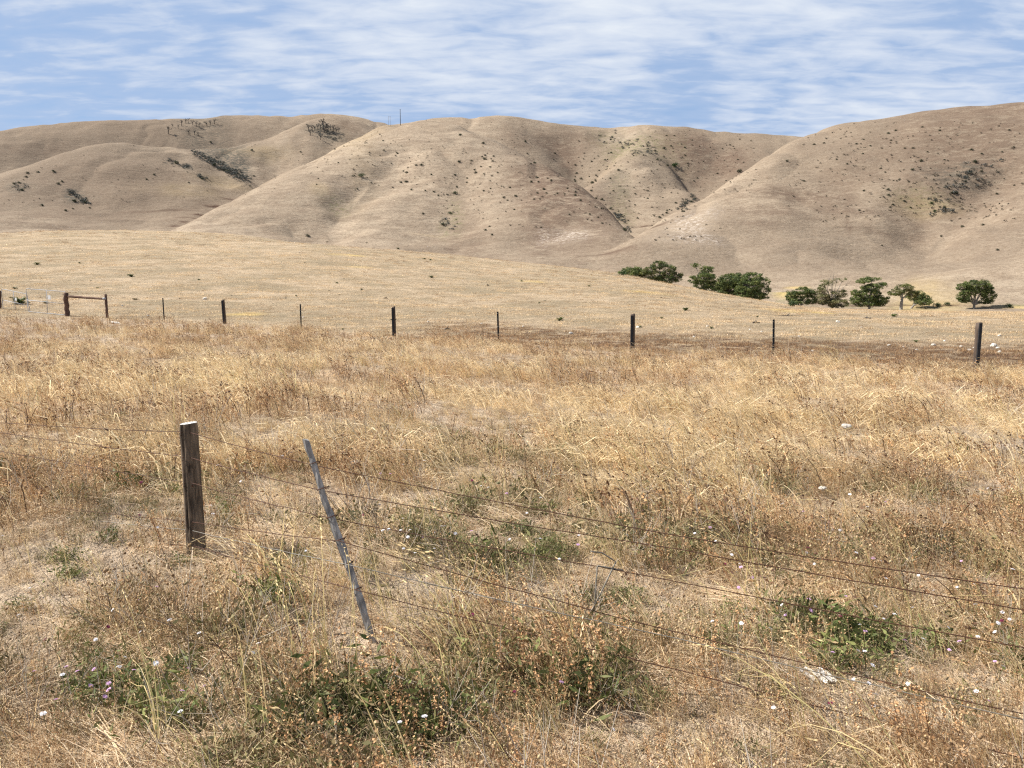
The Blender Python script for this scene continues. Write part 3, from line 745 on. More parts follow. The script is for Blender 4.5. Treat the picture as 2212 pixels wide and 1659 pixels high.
def tangz(X, Y, r):
    p = np.zeros(X.shape)
    for b in ((370, 1360, .11, .08), (330, 1070, .16, .12), (120, 1230, .1, .08), (1620, 1180, .3, .2), (1000, 1560, .12, .06), (840, 1480, .1, .06), (1580, 1600, .14, .06), (1320, 1290, .1, .1), (1960, 1180, .25, .2), (1080, 1225, .4, .1)): p = np.maximum(p, blob(X, Y, *b))
    return p
def P_tangle(i):
    mb = MB(); V, Fc, C, tips, d = blade_set(60, .14, .36, .09, .6, .5, .0036, [(.16, .095, .05), (.24, .15, .08), (.11, .07, .045), (.32, .21, .12), (.14, .12, .05)], .4); mb.add(V, Fc, C)
    heads(mb, tips[:25], d[:25], 3, .04, .008, BROWN); return mb
C_tang = col_of('brown_tangle', P_tangle, M_head, 4)
do('brown_tangle', C_tang, 3600, 1.9, 9, tangz, .45, .8, math.pi, 1.0, label='dark brown tangled dead weeds')
do('long_grass_stems', C_long, 1000, 2.3, 20, lambda X, Y, r: .2 + .35 * (1 - smooth(4, 7, r)), .5, .95, .5, 1.0, label='long pale grass stems arching to one side')

# beyond the far fence: grazed short grass
X, Y, r = sample(30000, 14, 110, 1.25)
d = Y - fence_y(X); k = (d > -.4)
turf = k & (d < 12) & (rng.uniform(0, 1, len(X)) < smooth(-6, 0, X) * (.35 + .65 * zone(X, Y, 1.8, 71, .45, .2)) * (1 - smooth(6, 12, d)))
sh = k & ~turf & (rng.uniform(0, 1, len(X)) < .05 + .6 * zone(X, Y, 2.6, 72, .52, .12))
P = put(X, Y, sh); scatter('grazed_grass', *C_short, P, rng.uniform(-3, 3, len(P)), rng.uniform(.7, 1.5, len(P)) * (1 + .006 * r[sh]), .05, 'short grazed dry grass on the paddock')
P = put(X, Y, turf); scatter('trampled_turf', *C_turf, P, rng.uniform(-3, 3, len(P)), rng.uniform(.7, 1.3, len(P)), .05, 'dark trampled turf along the far fence')

X, Y, r = sample(14000, 26, 175, 1.0); d = Y - fence_y(X)
k = (d > 3) & (rng.uniform(0, 1, len(X)) < .06 + .75 * zone(X / 2.2, Y, 4.5, 73, .62, .10))
P = put(X, Y, k); scatter('paddock_tufts', *C_short, P, rng.uniform(-3, 3, len(P)), rng.uniform(.6, 1.3, len(P)) * (.8 + .012 * r[k]), .05, 'low dull tufts and droppings dotted over the grazed paddock')

X, Y, r = sample(5200, 24, 172, .9); d = Y - fence_y(X)
k = (d > 3) & (rng.uniform(0, 1, len(X)) < .12 + .7 * zone(X / 3, Y, 6, 74, .62, .08))
P = put(X, Y, k); scatter('dark_paddock_tufts', *C_turf, P, rng.uniform(-3, 3, len(P)), rng.uniform(.5, 1.1, len(P)) * (.7 + .014 * r[k]), .05, 'dark low tufts in streaks over the grazed paddock')

# ------------------------------------------------------------------ sun and sky
SUN_AZ, SUN_EL = R(-80), R(47)
sd = Vector((math.cos(SUN_EL) * math.sin(SUN_AZ), math.cos(SUN_EL) * math.cos(SUN_AZ), math.sin(SUN_EL)))
sl = bpy.data.lights.new('sun', 'SUN'); sl.energy = 5.0; sl.angle = R(.7); sl.color = (1, .95, .87)
so = link(bpy.data.objects.new('sun', sl)); so.rotation_euler = sd.to_track_quat('Z', 'Y').to_euler(); so.location = (0, 0, 50)

w = bpy.data.worlds.new('World'); scene.world = w; w.use_nodes = True
class WT(NT):
    def __init__(s, w): s.t = w.node_tree; s.t.nodes.clear()
t = WT(w)
sky = t.n('ShaderNodeTexSky', sky_type='NISHITA', sun_disc=False, sun_elevation=SUN_EL, sun_rotation=SUN_AZ, altitude=100, air_density=1.0, dust_density=1.0, ozone_density=1.2)
gen = t.n('ShaderNodeTexCoord').outputs['Generated']
sx = t.n('ShaderNodeSeparateXYZ'); t.l(gen, sx.inputs[0])
zz = t.math('ADD', t.math('MAXIMUM', sx.outputs[2], 0.0), .12)
cx = t.n('ShaderNodeCombineXYZ'); t.l(t.math('DIVIDE', sx.outputs[0], zz), cx.inputs[0]); t.l(t.math('DIVIDE', sx.outputs[1], zz), cx.inputs[1])
pv = cx.outputs[0]
big = t.noise(pv, .75, 3, .5, .3)
mid = t.noise(pv, 2.6, 6, .55, .4)
rot = t.n('ShaderNodeMapping'); rot.inputs['Rotation'].default_value = (0, 0, R(8)); rot.inputs['Scale'].default_value = (.8, 1.8, 1); t.l(pv, rot.inputs['Vector'])
rip = t.noise(rot.outputs[0], 6.5, 5, .55, .35)
cov = t.math('ADD', t.math('ADD', t.math('MULTIPLY', big, .60), t.math('MULTIPLY', mid, .42)), t.math('MULTIPLY', rip, .52))
cov = t.math('ADD', cov, t.math('MULTIPLY', sx.outputs[0], .10))
cov = t.math('ADD', cov, t.math('MULTIPLY', t.math('SUBTRACT', sx.outputs[2], .24), .7))
over = t.ramp(sx.outputs[2], [(.38, 1), (.60, 0)])
skyc = t.mix(t.math('MULTIPLY', over, .8), sky.outputs[0], (2.9, 4.2, 6.5))
veil = t.ramp(cov, [(.56, 0), (.84, 1)])
c = t.mix(t.math('MULTIPLY', t.math('MULTIPLY', veil, over), .9), skyc, (4.1, 4.95, 6.6))
white = t.ramp(cov, [(.68, 0), (1.02, 1)])
c = t.mix(t.math('MULTIPLY', t.math('MULTIPLY', white, over), .92), c, (6.9, 7.3, 7.8))
bg = t.n('ShaderNodeBackground'); t.l(c, bg.inputs[0]); bg.inputs[1].default_value = .068
t.l(bg.outputs[0], t.n('ShaderNodeOutputWorld').inputs['Surface'])
scene.view_settings.view_transform = 'Standard'; scene.view_settings.look = 'None'
scene.view_settings.exposure = .85; scene.view_settings.gamma = 1

# ------------------------------------------------------------------ near fence
def gz(x, y): return float(terrain(np.array([float(x)]), np.array([float(y)]))[0])
def local(P, o): return np.asarray(P, float) - np.asarray(o, float)

pb, ptm, _ = hit(424, 1192); T_POST = float(ptm[0]); pb = pb[0]
top = at_depth(407, 914, T_POST); T_ST = float(hit(806, 1388)[1][0]); sb = hit(806, 1388)[0][0]; stop = at_depth(662, 950, T_ST + .05)
stop = np.array(stop)

post = empty('wooden_fence_post', pb)
set_props(post, 'thick round weathered brown timber post with a pale sawn top in the near grass', 'fence post')
mb = MB(); H = 22; n = 40
ax = top - pb; prof = np.linspace(-.18, 1, H)
V = []; C = []
th = np.arange(n) / n * 2 * math.pi
for i, f in enumerate(prof):
    cpt = ax * f
    rad = .0555 + .004 * (1 - f)
    crk = sum(-.016 * math.exp(0) * np.exp(-(((th - a + .03 * math.sin(f * 5 + a)) + math.pi) % (2 * math.pi) - math.pi) ** 2 / .006) * smooth(lo, lo + .1, f) * (1 - smooth(hi - .1, hi, f))
              for a, lo, hi in ((-1.9, .1, 1.2), (-1.35, -.1, .55), (-2.6, .3, 1.2), (.4, 0, 1.2), (2.2, 0, 1.2), (-.75, .35, 1.2)))
    rr = rad + crk + .0022 * np.sin(th * 3 + f * 2) + rng.normal(0, .0006, n)
    if i == H - 1: rr = rr - .002
    V.append(np.stack([cpt[0] + rr * np.cos(th), cpt[1] + rr * np.sin(th), np.full(n, cpt[2]) + (np.cos(th) * .006 if i == H - 1 else 0)], 1)); C.append(np.full((n, 3), 1.0) * rng.uniform(.85, 1.1, (n, 1)))
Fc = [(i * n + j, i * n + (j + 1) % n, (i + 1) * n + (j + 1) % n, (i + 1) * n + j) for i in range(H - 1) for j in range(n)]
mb.add(np.concatenate(V), Fc, np.concatenate(C)); shaft = mb.build('shaft', M_post, post)
mb = MB(); capV = [[*(V[-1].mean(0)[:2]), V[-1][:, 2].mean() + .004]]; capF = []
for q in range(1, 6):
    f = q / 5; ring = np.array(capV[0]) * (1 - f) + V[-1] * f; ring = ring + np.array([0, 0, 1]) * (rng.normal(0, .0018, (n, 1)) if q < 5 else .0005)
    capV += list(ring); o0 = 1 + (q - 1) * n
    for j in range(n):
        if q == 1: capF.append((0, 1 + j, 1 + (j + 1) % n, 1 + (j + 1) % n))
        else: capF.append((o0 - n + j, o0 + j, o0 + (j + 1) % n, o0 - n + (j + 1) % n))
mb.add(capV, capF, np.ones(3) * 1.5); mb.build('sawn_top', M_stake, post)['label'] = 'pale grey sawn top of the post'
def pp(f, a, r=.061):
    c = ax * f; return np.array([c[0] + r * math.cos(a), c[1] + r * math.sin(a), c[2]])
for py in (934, 988, 1043, 1127, 1180):
    f = (1192 - py) / (1192 - 914)
    m_ = MB(); m_.tube([pp(f, -2.05, .05) + [0, 0, .012], pp(f, -2.05, .066) + [0, 0, .010], pp(f, -2.05, .068), pp(f, -2.05, .066) + [0, 0, -.010], pp(f, -2.05, .05) + [0, 0, -.012]], .0022, (1, 1, 1), 5)
    m_.build('staple', M_rust, shaft)
m_ = MB(); m_.tube([pp(.53, -1.15, .045), pp(.53, -1.15, .064)], [.0065, .0055], (1, 1, 1), 8); m_.build('bolt', M_rust, shaft)

stake = empty('wooden_stake', sb)
set_props(stake, 'thin split grey timber stake leaning left, with rusty wire ties, beside the round post', 'stake')
mb = MB(); axs = stop - sb; H = 26; V = []; C = []
prx = np.array([(-.021, -.010), (-.008, -.017), (.012, -.015), (.022, -.006), (.018, .010), (.002, .016), (-.016, .012)])
for i, f in enumerate(np.linspace(-.12, 1, H)):
    jag = rng.normal(0, .0024, (7, 2)); tap = 1.0 - .12 * f + (.12 if .3 < f < .62 else 0) * math.sin((f - .3) / .32 * math.pi)
    b = axs * f + np.array([.006 * math.sin(f * 6), 0, 0])
    p = prx * tap * .84 + jag
    zt = np.array([.006, .004, 0, -.004, -.002, .002, .004]) if i == H - 1 else np.zeros(7)
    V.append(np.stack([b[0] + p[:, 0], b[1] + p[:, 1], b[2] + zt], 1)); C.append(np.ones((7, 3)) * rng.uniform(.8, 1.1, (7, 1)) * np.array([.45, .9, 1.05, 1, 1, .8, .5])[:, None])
Fc = [(i * 7 + j, i * 7 + (j + 1) % 7, (i + 1) * 7 + (j + 1) % 7, (i + 1) * 7 + j) for i in range(H - 1) for j in range(7)]
e = (H - 1) * 7; Fc += [(e, e + 1, e + 2, e + 3), (e, e + 3, e + 4, e + 5), (e, e + 5, e + 6, e + 6)]
mb.add(np.concatenate(V), Fc, np.concatenate(C)); shaft = mb.build('shaft', M_stake, stake, False)
for py in (1003, 1058, 1119, 1169, 1220, 1275):
    f = (1388 - py) / (1388 - 950); c = axs * f; th = np.linspace(0, 2 * math.pi * 1.08, 16)
    m_ = MB(); m_.tube(np.stack([c[0] + .0265 * np.cos(th), c[1] + .0225 * np.sin(th), c[2] + .010 * np.cos(th + .6) + .001 * th], 1), .0024, (1, 1, 1), 5)
    a0 = c + np.array([.0265, 0, .008]); m_.tube([a0, a0 + [.006, -.002, .012], a0 + [.005, -.004, .034 if py == 1003 else .014]], .0015, (1, 1, 1), 4)
    m_.build('wire_tie', M_rust, shaft)

WIRES = [
    ([(-500, 885), (0, 913), (408, 934), (669, 1003), (1474, 1159), (2212, 1272), (2800, 1356)], M_rust, 'topmost rusty strand of the near fence, crossing the head of the leaning stake', .0023),
    ([(-500, 890), (0, 934), (408, 988), (690, 1058), (1474, 1188), (2212, 1317), (2800, 1413)], M_rust, 'second rusty strand from the top of the near wire fence', .0023),
    ([(-500, 905), (0, 974), (409, 1043), (712, 1119), (1290, 1223), (1474, 1258), (2212, 1399), (2800, 1508)], M_rust, 'third rusty strand of the near fence, the one carrying the bent wire hook', .0022),
    ([(-500, 1040), (0, 1082), (412, 1127), (733, 1169), (1474, 1369), (2212, 1543), (2800, 1675)], M_rust, 'fourth strand of the near fence, dark rust coloured, just above a grey one', .0022),
    ([(-500, 1060), (0, 1100), (414, 1146), (752, 1220), (1474, 1382), (2212, 1555), (2800, 1690)], M_wire, 'grey unrusted strand low on the near wire fence', .0022),
    ([(-500, 1095), (0, 1140), (420, 1180), (772, 1275), (1474, 1449), (2212, 1638), (2800, 1785)], M_rust, 'lowest rusty strand of the near fence, close to the seed heads', .0023),
]
def wire_t(px):
    return np.interp(px, [-500, 0, 420, 735, 1474, 2212, 2800], [7.4, 5.9, T_POST - .066, T_ST - .022, 3.42, 2.95, 2.68])
for pts, m, lab, rad in WIRES:
    K = np.array([at_depth(px, py, wire_t(px)) for px, py in pts]); P = []
    for a, b in zip(K[:-1], K[1:]):
        q = max(2, int(np.linalg.norm(b - a) / .12))
        for i in range(q):
            f = i / q; P.append(a + (b - a) * f + np.array([0, 0, -.012 * np.linalg.norm(b - a) / 2 * math.sin(math.pi * f) * .5 + rng.normal(0, .0012)]))
    P.append(K[-1]); m_ = MB(); m_.tube(P, rad, (1, 1, 1), 5)
    set_props(m_.build('fence_wire', m), lab, 'wire', 'wire strands of the near fence')
bw = [[(1277, 1191, -.06), (1288, 1193, -.03), (1300, 1194, 0), (1324, 1209, 0), (1330, 1214, 0), (1323, 1229, -.02), (1301, 1275, -.02), (1279, 1319, 0)],
      [(1284, 1319, 0), (1287, 1272, -.01), (1290, 1225, -.012), (1292, 1222, -.012), (1303, 1224, -.012), (1330, 1229, -.01), (1347, 1232, 0)]]
m_ = MB()
tb = float(wire_t(1300))
for seg in bw: m_.tube([at_depth(a, b, tb + c) for a, b, c in seg], .0036, (1, 1, 1), 5)
set_props(m_.build('bent_wire_hook', M_wire), 'bent grey wire hook hanging down from the third fence strand', 'wire hook')

# ------------------------------------------------------------------ far fence
FAR = [  # px top, py top, px base, py base, kind
    (352, 644, 355, 692, 's', 'slim black steel fence post next to the log rail frame'),
    (482, 647, 486, 699, 'w', 'leaning wooden fence post with a black strip, between the two leftmost slim black posts'),
    (649, 657, 651, 712, 's', 'slim black steel fence post just right of the leaning wooden post'),
    (850, 662, 852, 727, 'w', 'dark wooden fence post nearest below the tall pole on the ridge'),
    (1075, 673, 1077, 738, 's', 'slim black steel fence post midway along the far fence where the brown strip starts'),
    (1367, 678, 1366, 758, 'w', 'dark wooden fence post with a white rock and a weed right behind it'),
    (1671, 690, 1670, 768, 's', 'slim black steel fence post below the clump of large gum trees'),
    (2115, 697, 2107, 797, 'w', 'tallest looking wooden fence post, black strip down its face, white rocks beside it'),
]
for px1, py1, px0, py0, kd, lab in FAR:
    b, tt, _ = hit(px0, py0); tt = float(tt[0]); b = b[0]; e_ = np.array(at_depth(px1, py1, tt)) - b
    if kd == 's':
        o = empty('steel_fence_post', b)
        m_ = MB()
        for a in (R(90), R(215), R(325)):                        # three flanges of a star picket
            d = np.array([math.cos(a), math.sin(a), 0]); q = np.array([-d[1], d[0], 0]); wd = .034; hw = .0035
            V = [q * hw, d * wd + q * hw, d * wd - q * hw, -q * hw]
            V = [v + e_ * f for f in (-.15, 1) for v in V]
            m_.add(V, [(0, 1, 5, 4), (1, 2, 6, 5), (2, 3, 7, 6), (4, 5, 6, 7)], (1, 1, 1))
        m_.tube([e_ * -.15, e_ * 1.0], .012, (1, 1, 1), 6)
        pk = m_.build('picket', M_picket, o, False)
        for f in (.25, .5, .75, .93):
            k_ = MB(); k_.tube([e_ * f + [-.03, -.02, 0], e_ * f + [0, -.042, .004], e_ * f + [.03, -.02, 0]], .004, (1, 1, 1), 4); k_.build('wire_clip', M_wire, pk)
        set_props(o, lab, 'fence post', 'posts of the far fence')
    else:
        o = empty('wooden_fence_post', b); m_ = MB(); n = 12; th = np.arange(n) / n * 2 * math.pi; V = []
        fs = np.linspace(-.15, 1, 9)
        for f in fs:
            rr = .062 + .004 * np.sin(th * 2 + f * 3) + rng.normal(0, .0015, n)
            V.append(np.stack([e_[0] * f + rr * np.cos(th), e_[1] * f + rr * np.sin(th), np.full(n, e_[2] * f) + (.01 * np.cos(th) if f == 1 else 0)], 1))
        V = np.concatenate(V + [e_[None]]); Fc = [(i * n + j, i * n + (j + 1) % n, (i + 1) * n + (j + 1) % n, (i + 1) * n + j) for i in range(8) for j in range(n)]
        Fc += [(8 * n + j, 8 * n + (j + 1) % n, 9 * n, 9 * n) for j in range(n)]
        m_.add(V, Fc, (1, 1, 1)); m_.build('shaft', M_farpost, o)
        off = -.032 if px1 < 2000 else .0
        k_ = MB(); V = []
        for f in (-.05, .5, .99 if px1 > 2000 else .96):
            for dx, dy in ((-.034, 0), (.034, 0), (.034, -.03), (-.034, -.03)): V.append(e_ * f + np.array([off + dx, -.052 + dy, 0]))
        Fc = [(l * 4 + j, l * 4 + (j + 1) % 4, l * 4 + 4 + (j + 1) % 4, l * 4 + 4 + j) for l in range(2) for j in range(4)] + [(8, 9, 10, 11)]
        k_.add(V, Fc, (1, 1, 1)); k_.build('steel_strip', M_picket, o, False)
        set_props(o, lab, 'fence post', 'posts of the far fence')

# log rail frame beside the gate
gb, gt, _ = hit(147, 683); GT = float(gt[0]); gb = gb[0]
fr = empty('log_rail_frame', gb); set_props(fr, 'reddish brown log rail frame of two posts and a crossbar beside the gate', 'fence frame')
def log(name, a, b, r0, r1, mat, par, org, n=10, lab=None):
    m_ = MB(); a = local(a, org); b = local(b, org); fs = np.linspace(0, 1, 10)
    P = [a + (b - a) * f + rng.normal(0, r0 * .10, 3) for f in fs]
    m_.tube(P, r0 + (r1 - r0) * fs + rng.normal(0, r0 * .05, 10), (1, 1, 1), n)
    o = m_.build(name, mat, par)
    if lab: o['label'] = lab
    return o
log('post', np.array(at_depth(146, 690, GT)) - [0, 0, .1], at_depth(142, 632, GT), .115, .105, M_rail, fr, gb, lab='thicker frame post that carries the gate')
g2b, g2t, _ = hit(231, 688); GT2 = float(g2t[0])
log('post', np.array(at_depth(232, 690, GT2)) - [0, 0, .1], at_depth(228, 636, GT2), .062, .058, M_rail, fr, gb)
log('rail', at_depth(145, 640, GT - .02), at_depth(229, 646, GT2 - .02), .060, .048, M_rail, fr, gb)
k_ = MB(); c = local(at_depth(225, 645, GT2 - .09), gb); k_.tube([c - [.06, 0, 0], c + [.06, 0, 0]], .045, (1, 1, 1), 8); k_.build('metal_band', M_galv, fr)
lp = empty('wooden_fence_post', hit(1, 676)[0][0]); set_props(lp, 'brown gate post cut by the left edge, carrying the left gate leaf', 'fence post')
log('shaft', np.array(at_depth(1, 682, GT * 1.08)), at_depth(-1, 628, GT * 1.08), .075, .07, M_rail, lp, lp.location)

def gate(corners, lab, bar, tag):
    (tl, tr, bl, br, ml, mr, t0, t1) = corners
    TL, TR, BL, BR_, ML, MR = at_depth(*tl, t0), at_depth(*tr, t1), at_depth(*bl, t0), at_depth(*br, t1), at_depth(*ml, t0), at_depth(*mr, t1)
    o = empty('farm_gate', BL); set_props(o, lab, 'gate', 'leaves of the double farm gate')
    L = lambda P: local(P, BL); rad = .015
    m_ = MB(); up = np.array([0, 0, 1.])
    def corner(a, c, b, r=.1):                                   # rounded tube corner
        a, c, b = map(np.asarray, (a, c, b)); da = (a - c) / np.linalg.norm(a - c); db = (b - c) / np.linalg.norm(b - c)
        return [c + da * r, c + da * r * .45 + db * r * .08, c + da * r * .08 + db * r * .45, c + db * r]
    ring = [L((BL + TL) / 2)] + corner(L(BL), L(TL), L(TR)) + corner(L(TL), L(TR), L(BR_)) + corner(L(TR), L(BR_), L(BL)) + corner(L(BR_), L(BL), L(TL)) + [L((BL + TL) / 2)]
    m_.tube(ring, rad, (1, 1, 1), 8); m_.build('gate_frame', M_galv, o)
    m_ = MB(); m_.tube([L(ML), L(MR)], rad * .9, (1, 1, 1), 8); m_.build('mid_rail', M_galv, o)
    f = bar; m_ = MB(); m_.tube([L(TL + (TR - TL) * f), L(BL + (BR_ - BL) * f)], rad * .9, (1, 1, 1), 8); m_.build('upright', M_galv, o)
    m_ = MB()
    for f in np.linspace(.06, .94, 11): m_.tube([L(TL + (TR - TL) * f), L(BL + (BR_ - BL) * f)], .002, (1, 1, 1), 4, False)
    for g in (.16, .3, .6, .75, .88): m_.tube([L(TL + (BL - TL) * g), L(TR + (BR_ - TR) * g)], .002, (1, 1, 1), 4, False)
    m_.build('wire_mesh', M_wire, o)
    f, g, s_ = tag; c = L((TL + (TR - TL) * f) * (1 - g) + (BL + (BR_ - BL) * f) * g) + [0, -.03, 0]; x_ = (TR - TL) / np.linalg.norm(TR - TL) * s_
    m_ = MB(); V = [c + x_ * a + up * b + np.array([0, d, 0]) for d in (-.004, .004) for a, b in ((-1, -s_), (1, -s_), (1, s_), (-1, s_))]
    m_.add(V, [(0, 1, 2, 3), (7, 6, 5, 4), (0, 4, 5, 1), (1, 5, 6, 2), (2, 6, 7, 3), (3, 7, 4, 0)], (1, 1, 1)); m_.build('white_plate', M_tag, o, False)
gate(((56, 623.6), (141, 630), (61, 673), (140.6, 680.5), (57, 648), (138, 656), GT * 1.03, GT + .03), 'galvanised mesh gate leaf fixed to the log frame, white plate by its upright', .53, (.6, .3, .10))
gate(((3, 624), (58, 635), (7, 670), (66, 680), (5.6, 648), (57, 659), GT * 1.08, GT * 1.05), 'galvanised mesh gate leaf at the left edge with a dark bush seen through it', .47, (.55, .36, .07))
# thin bent wire loop beyond the frame
c0 = hit(268, 676)[1][0]; m_ = MB(); m_.tube([at_depth(a, b, c0) for a, b in ((262, 642), (272, 643), (280, 650), (280, 657), (273, 663), (279, 668), (279, 675), (272, 681), (264, 684))], .006, (1, 1, 1), 4)
set_props(m_.build('loose_wire', M_rust), 'loose curled wire standing in the paddock to the right of the log frame', 'wire')

# ------------------------------------------------------------------ gum trees
def leaf_cloud(mb, c, rad, n, size, col, flat=.6):
    """n leaf cards spread through a flattened clump"""
    v = rng.normal(0, 1, (n, 3)); v /= np.linalg.norm(v, axis=1)[:, None]; v *= rng.uniform(.35, 1.05, (n, 1)) ** .6
    P = c + v * rad * np.array([1, 1, flat])
    a = rng.normal(0, 1, (n, 3)); a /= np.linalg.norm(a, axis=1)[:, None]; b = np.cross(a, rng.normal(0, 1, (n, 3))); b /= np.linalg.norm(b, axis=1)[:, None] + 1e-9
    s = size * rng.uniform(.6, 1.4, (n, 1)); a *= s; b *= s * .5
    V = np.stack([P - a, P + b, P + a, P - b], 1).reshape(-1, 3)
    mb.add(V, np.arange(4 * n).reshape(-1, 4), np.repeat(np.asarray(col) * rng.uniform(.7, 1.3, (n, 1)), 4, 0))

G1 = [(.165, .198, .062), (.120, .155, .050), (.215, .235, .078), (.085, .118, .040)]
G2 = [(.22, .205, .092), (.175, .18, .075), (.25, .215, .11), (.15, .155, .07)]
def gum(name, lab, D, basepx, blobs, cols, dens=1.0, trunk_r=.28, fork=.35, dead=(), pale=False, cat='tree', grp='gum trees along the creek'):
    u = lambda px, py, d: np.array(at_depth(px, py, D + d))
    bx = at_depth(basepx, 664, D); base = np.array([bx[0], bx[1], gz(bx[0], bx[1]) - .05])
    o = empty(name, base); set_props(o, lab, cat, grp)
    m = D / F; cr = MB(); tr = MB()
    tops = []
    B = []
    for (px, py, rx, ry, *k) in blobs:
        d = rng.uniform(-.6, .6) * rx * m
        B.append((u(px, py, 0) + [0, d, 0] - base, rx * m * 1.1, ry * m * 1.18, k[0] if k else 1.0))
    ctr = np.mean([b[0] for b in B], 0); hf = max(ctr[2] * fork, .5)
    fk = np.array([ctr[0] * .25, ctr[1] * .2, hf])
    tr.tube([np.array([0, 0, -.3]), np.array([0, 0, .05]), fk * .5 + rng.normal(0, .06, 3), fk], [trunk_r * 1.5, trunk_r * 1.15, trunk_r, trunk_r * .85], (1, 1, 1), 9)
    for c, rx, ry, k in B:
        end = c - np.array([0, 0, ry * .15]); mid = fk * .55 + end * .45 + np.array([0, 0, .12 * np.linalg.norm(end - fk)]) + rng.normal(0, .15, 3)
        tr.tube([fk, fk * .8 + mid * .2 + rng.normal(0, .05, 3), mid, mid * .4 + end * .6 + rng.normal(0, .1, 3), end], trunk_r * np.array([.62, .5, .36, .24, .1]), (1, 1, 1), 6)
        ns = max(5, int(15 * rx * ry / 1.0 * k * dens))
        for _ in range(ns):
            v = rng.normal(0, 1, 3); v /= np.linalg.norm(v); v *= rng.uniform(.45, 1.0) ** .5
            v[2] = v[2] * .9 + .1
            s = c + v * np.array([rx, rx * .85, ry])
            if rng.uniform() < .5: tr.tube([mid * .3 + end * .7, (end + s) / 2 + rng.normal(0, .1, 3), s], trunk_r * np.array([.14, .09, .04]), (1, 1, 1), 4, False)
            leaf_cloud(cr, s, rng.uniform(.35, .85), int(52 * min(1.0, .5 + .5 * k)), .155, cols[rng.integers(len(cols))], .6)
    for px, py in dead:
        e = u(px, py, rng.uniform(-.5, .5)) - base; q = fk * .4 + e * .6 + rng.normal(0, .3, 3)
        tr.tube([fk, q, e], [trunk_r * .4, trunk_r * .22, .02], (1, 1, 1), 5, False)
        for _ in range(4): tr.tube([q * .4 + e * .6, e + rng.normal(0, .7, 3)], [.05, .015], (1, 1, 1), 4, False)
    tr.build('trunk', M_bark, o); cr.build('crown', M_leaf, o, False)
    return o
def c5(L_): return [(1316.7 + .4048 * a, 548.6 + .4048 * b, .4048 * c, .4048 * d, *k) for a, b, c, d, *k in L_]
gum('gum_tree', 'small low gum tree half hidden by the slope, leftmost of the creek trees', 226, 1360, c5([(110, 95, 45, 20), (62, 106, 24, 9), (150, 92, 24, 20), (118, 112, 60, 22), (120, 150, 50, 25, .6)]), G1)
gum('gum_tree', 'broad open gum tree beside the half hidden leftmost one, pale limbs showing', 224, 1422, c5([(270, 60, 42, 19), (212, 92, 38, 20), (240, 118, 66, 24), (325, 82, 26, 18, .7), (350, 122, 34, 24), (300, 138, 60, 22), (290, 92, 30, 14, .6), (280, 175, 70, 25, .6)]), [*G1, *G2[:1]], 1.0, .3, .3)
gum('gum_tree', 'tall ragged gum tree with one thin tuft sticking up, left of the big domed trees', 232, 1522, c5([(458, 60, 20, 10, .8), (522, 85, 32, 18), (448, 140, 22, 22, .7), (500, 128, 55, 22), (540, 140, 28, 25), (510, 168, 52, 25), (495, 105, 26, 10, .6), (520, 205, 45, 25)]), G1, 1.0, .26, .3)
gum('gum_tree', 'big domed dark gum tree behind the slope, left of its equally big neighbour', 238, 1578, c5([(640, 150, 66, 38), (600, 172, 36, 34), (690, 132, 44, 24), (640, 192, 66, 34), (700, 170, 40, 30), (625, 225, 55, 28)]), G1, 1.1, .36, .28)
gum('gum_tree', 'largest domed gum tree with pale limbs on its thinner right side', 232, 1640, c5([(765, 130, 54, 28), (825, 152, 34, 26, .6), (740, 175, 70, 40), (715, 215, 50, 34), (805, 195, 42, 25, .5), (848, 188, 14, 20, .7), (760, 225, 56, 26), (830, 225, 26, 16, .6)]), G1, 1.1, .36, .28)
gum('gum_tree', 'squat gum tree with a pale forked trunk showing through its middle', 232, 1727, c5([(1020, 200, 48, 19), (975, 226, 27, 28), (1078, 214, 28, 23), (1000, 245, 36, 20, .8), (1074, 248, 32, 20), (1035, 222, 30, 18, .5), (980, 255, 30, 14), (1040, 258, 60, 12, .6)]), G1, 1.0, .26, .22)
gum('gum_tree', 'sparse olive brown gum tree with dead grey branches sticking out of its top', 230, 1798, c5([(1140, 160, 26, 16, .7), (1130, 196, 24, 20, .8), (1190, 150, 34, 16, .4), (1250, 140, 24, 12, .3), (1135, 243, 34, 32, .9), (1188, 228, 36, 38, .6), (1243, 215, 26, 20, .7), (1215, 266, 46, 22), (1178, 262, 38, 20)]), G2, .95, .30, .25, c5([(1195, 112, 0, 0), (1280, 152, 0, 0), (1215, 128, 0, 0), (1170, 128, 0, 0)]) and [(1800, 594), (1834, 610), (1808, 600), (1790, 601)])
gum('gum_tree', 'dark layered gum tree with flat leaf shelves, left of the umbrella shaped one', 228, 1878, c5([(1350, 145, 32, 12), (1402, 134, 42, 9), (1452, 165, 26, 10), (1395, 183, 45, 20), (1320, 212, 24, 18), (1392, 225, 55, 30), (1306, 250, 24, 20), (1442, 250, 44, 28), (1385, 262, 62, 22)]), [*G1[1:2], *G1], 1.1, .3, .3)
gum('gum_tree', 'umbrella shaped gum tree on a thick pale bare trunk', 222, 1946.5, c5([(1572, 184, 46, 19), (1520, 206, 32, 15), (1612, 214, 28, 18), (1565, 210, 50, 12, .5)]), [(.075, .092, .026), *G2[:2], G1[2]], 1.0, .42, .62)
gum('gum_tree', 'low spreading gum tree tucked against the right of the umbrella shaped one', 232, 1968, c5([(1642, 226, 46, 26), (1690, 246, 26, 20), (1660, 258, 44, 12), (1675, 266, 40, 9, .8)]), G1, 1.0, .3, .4)
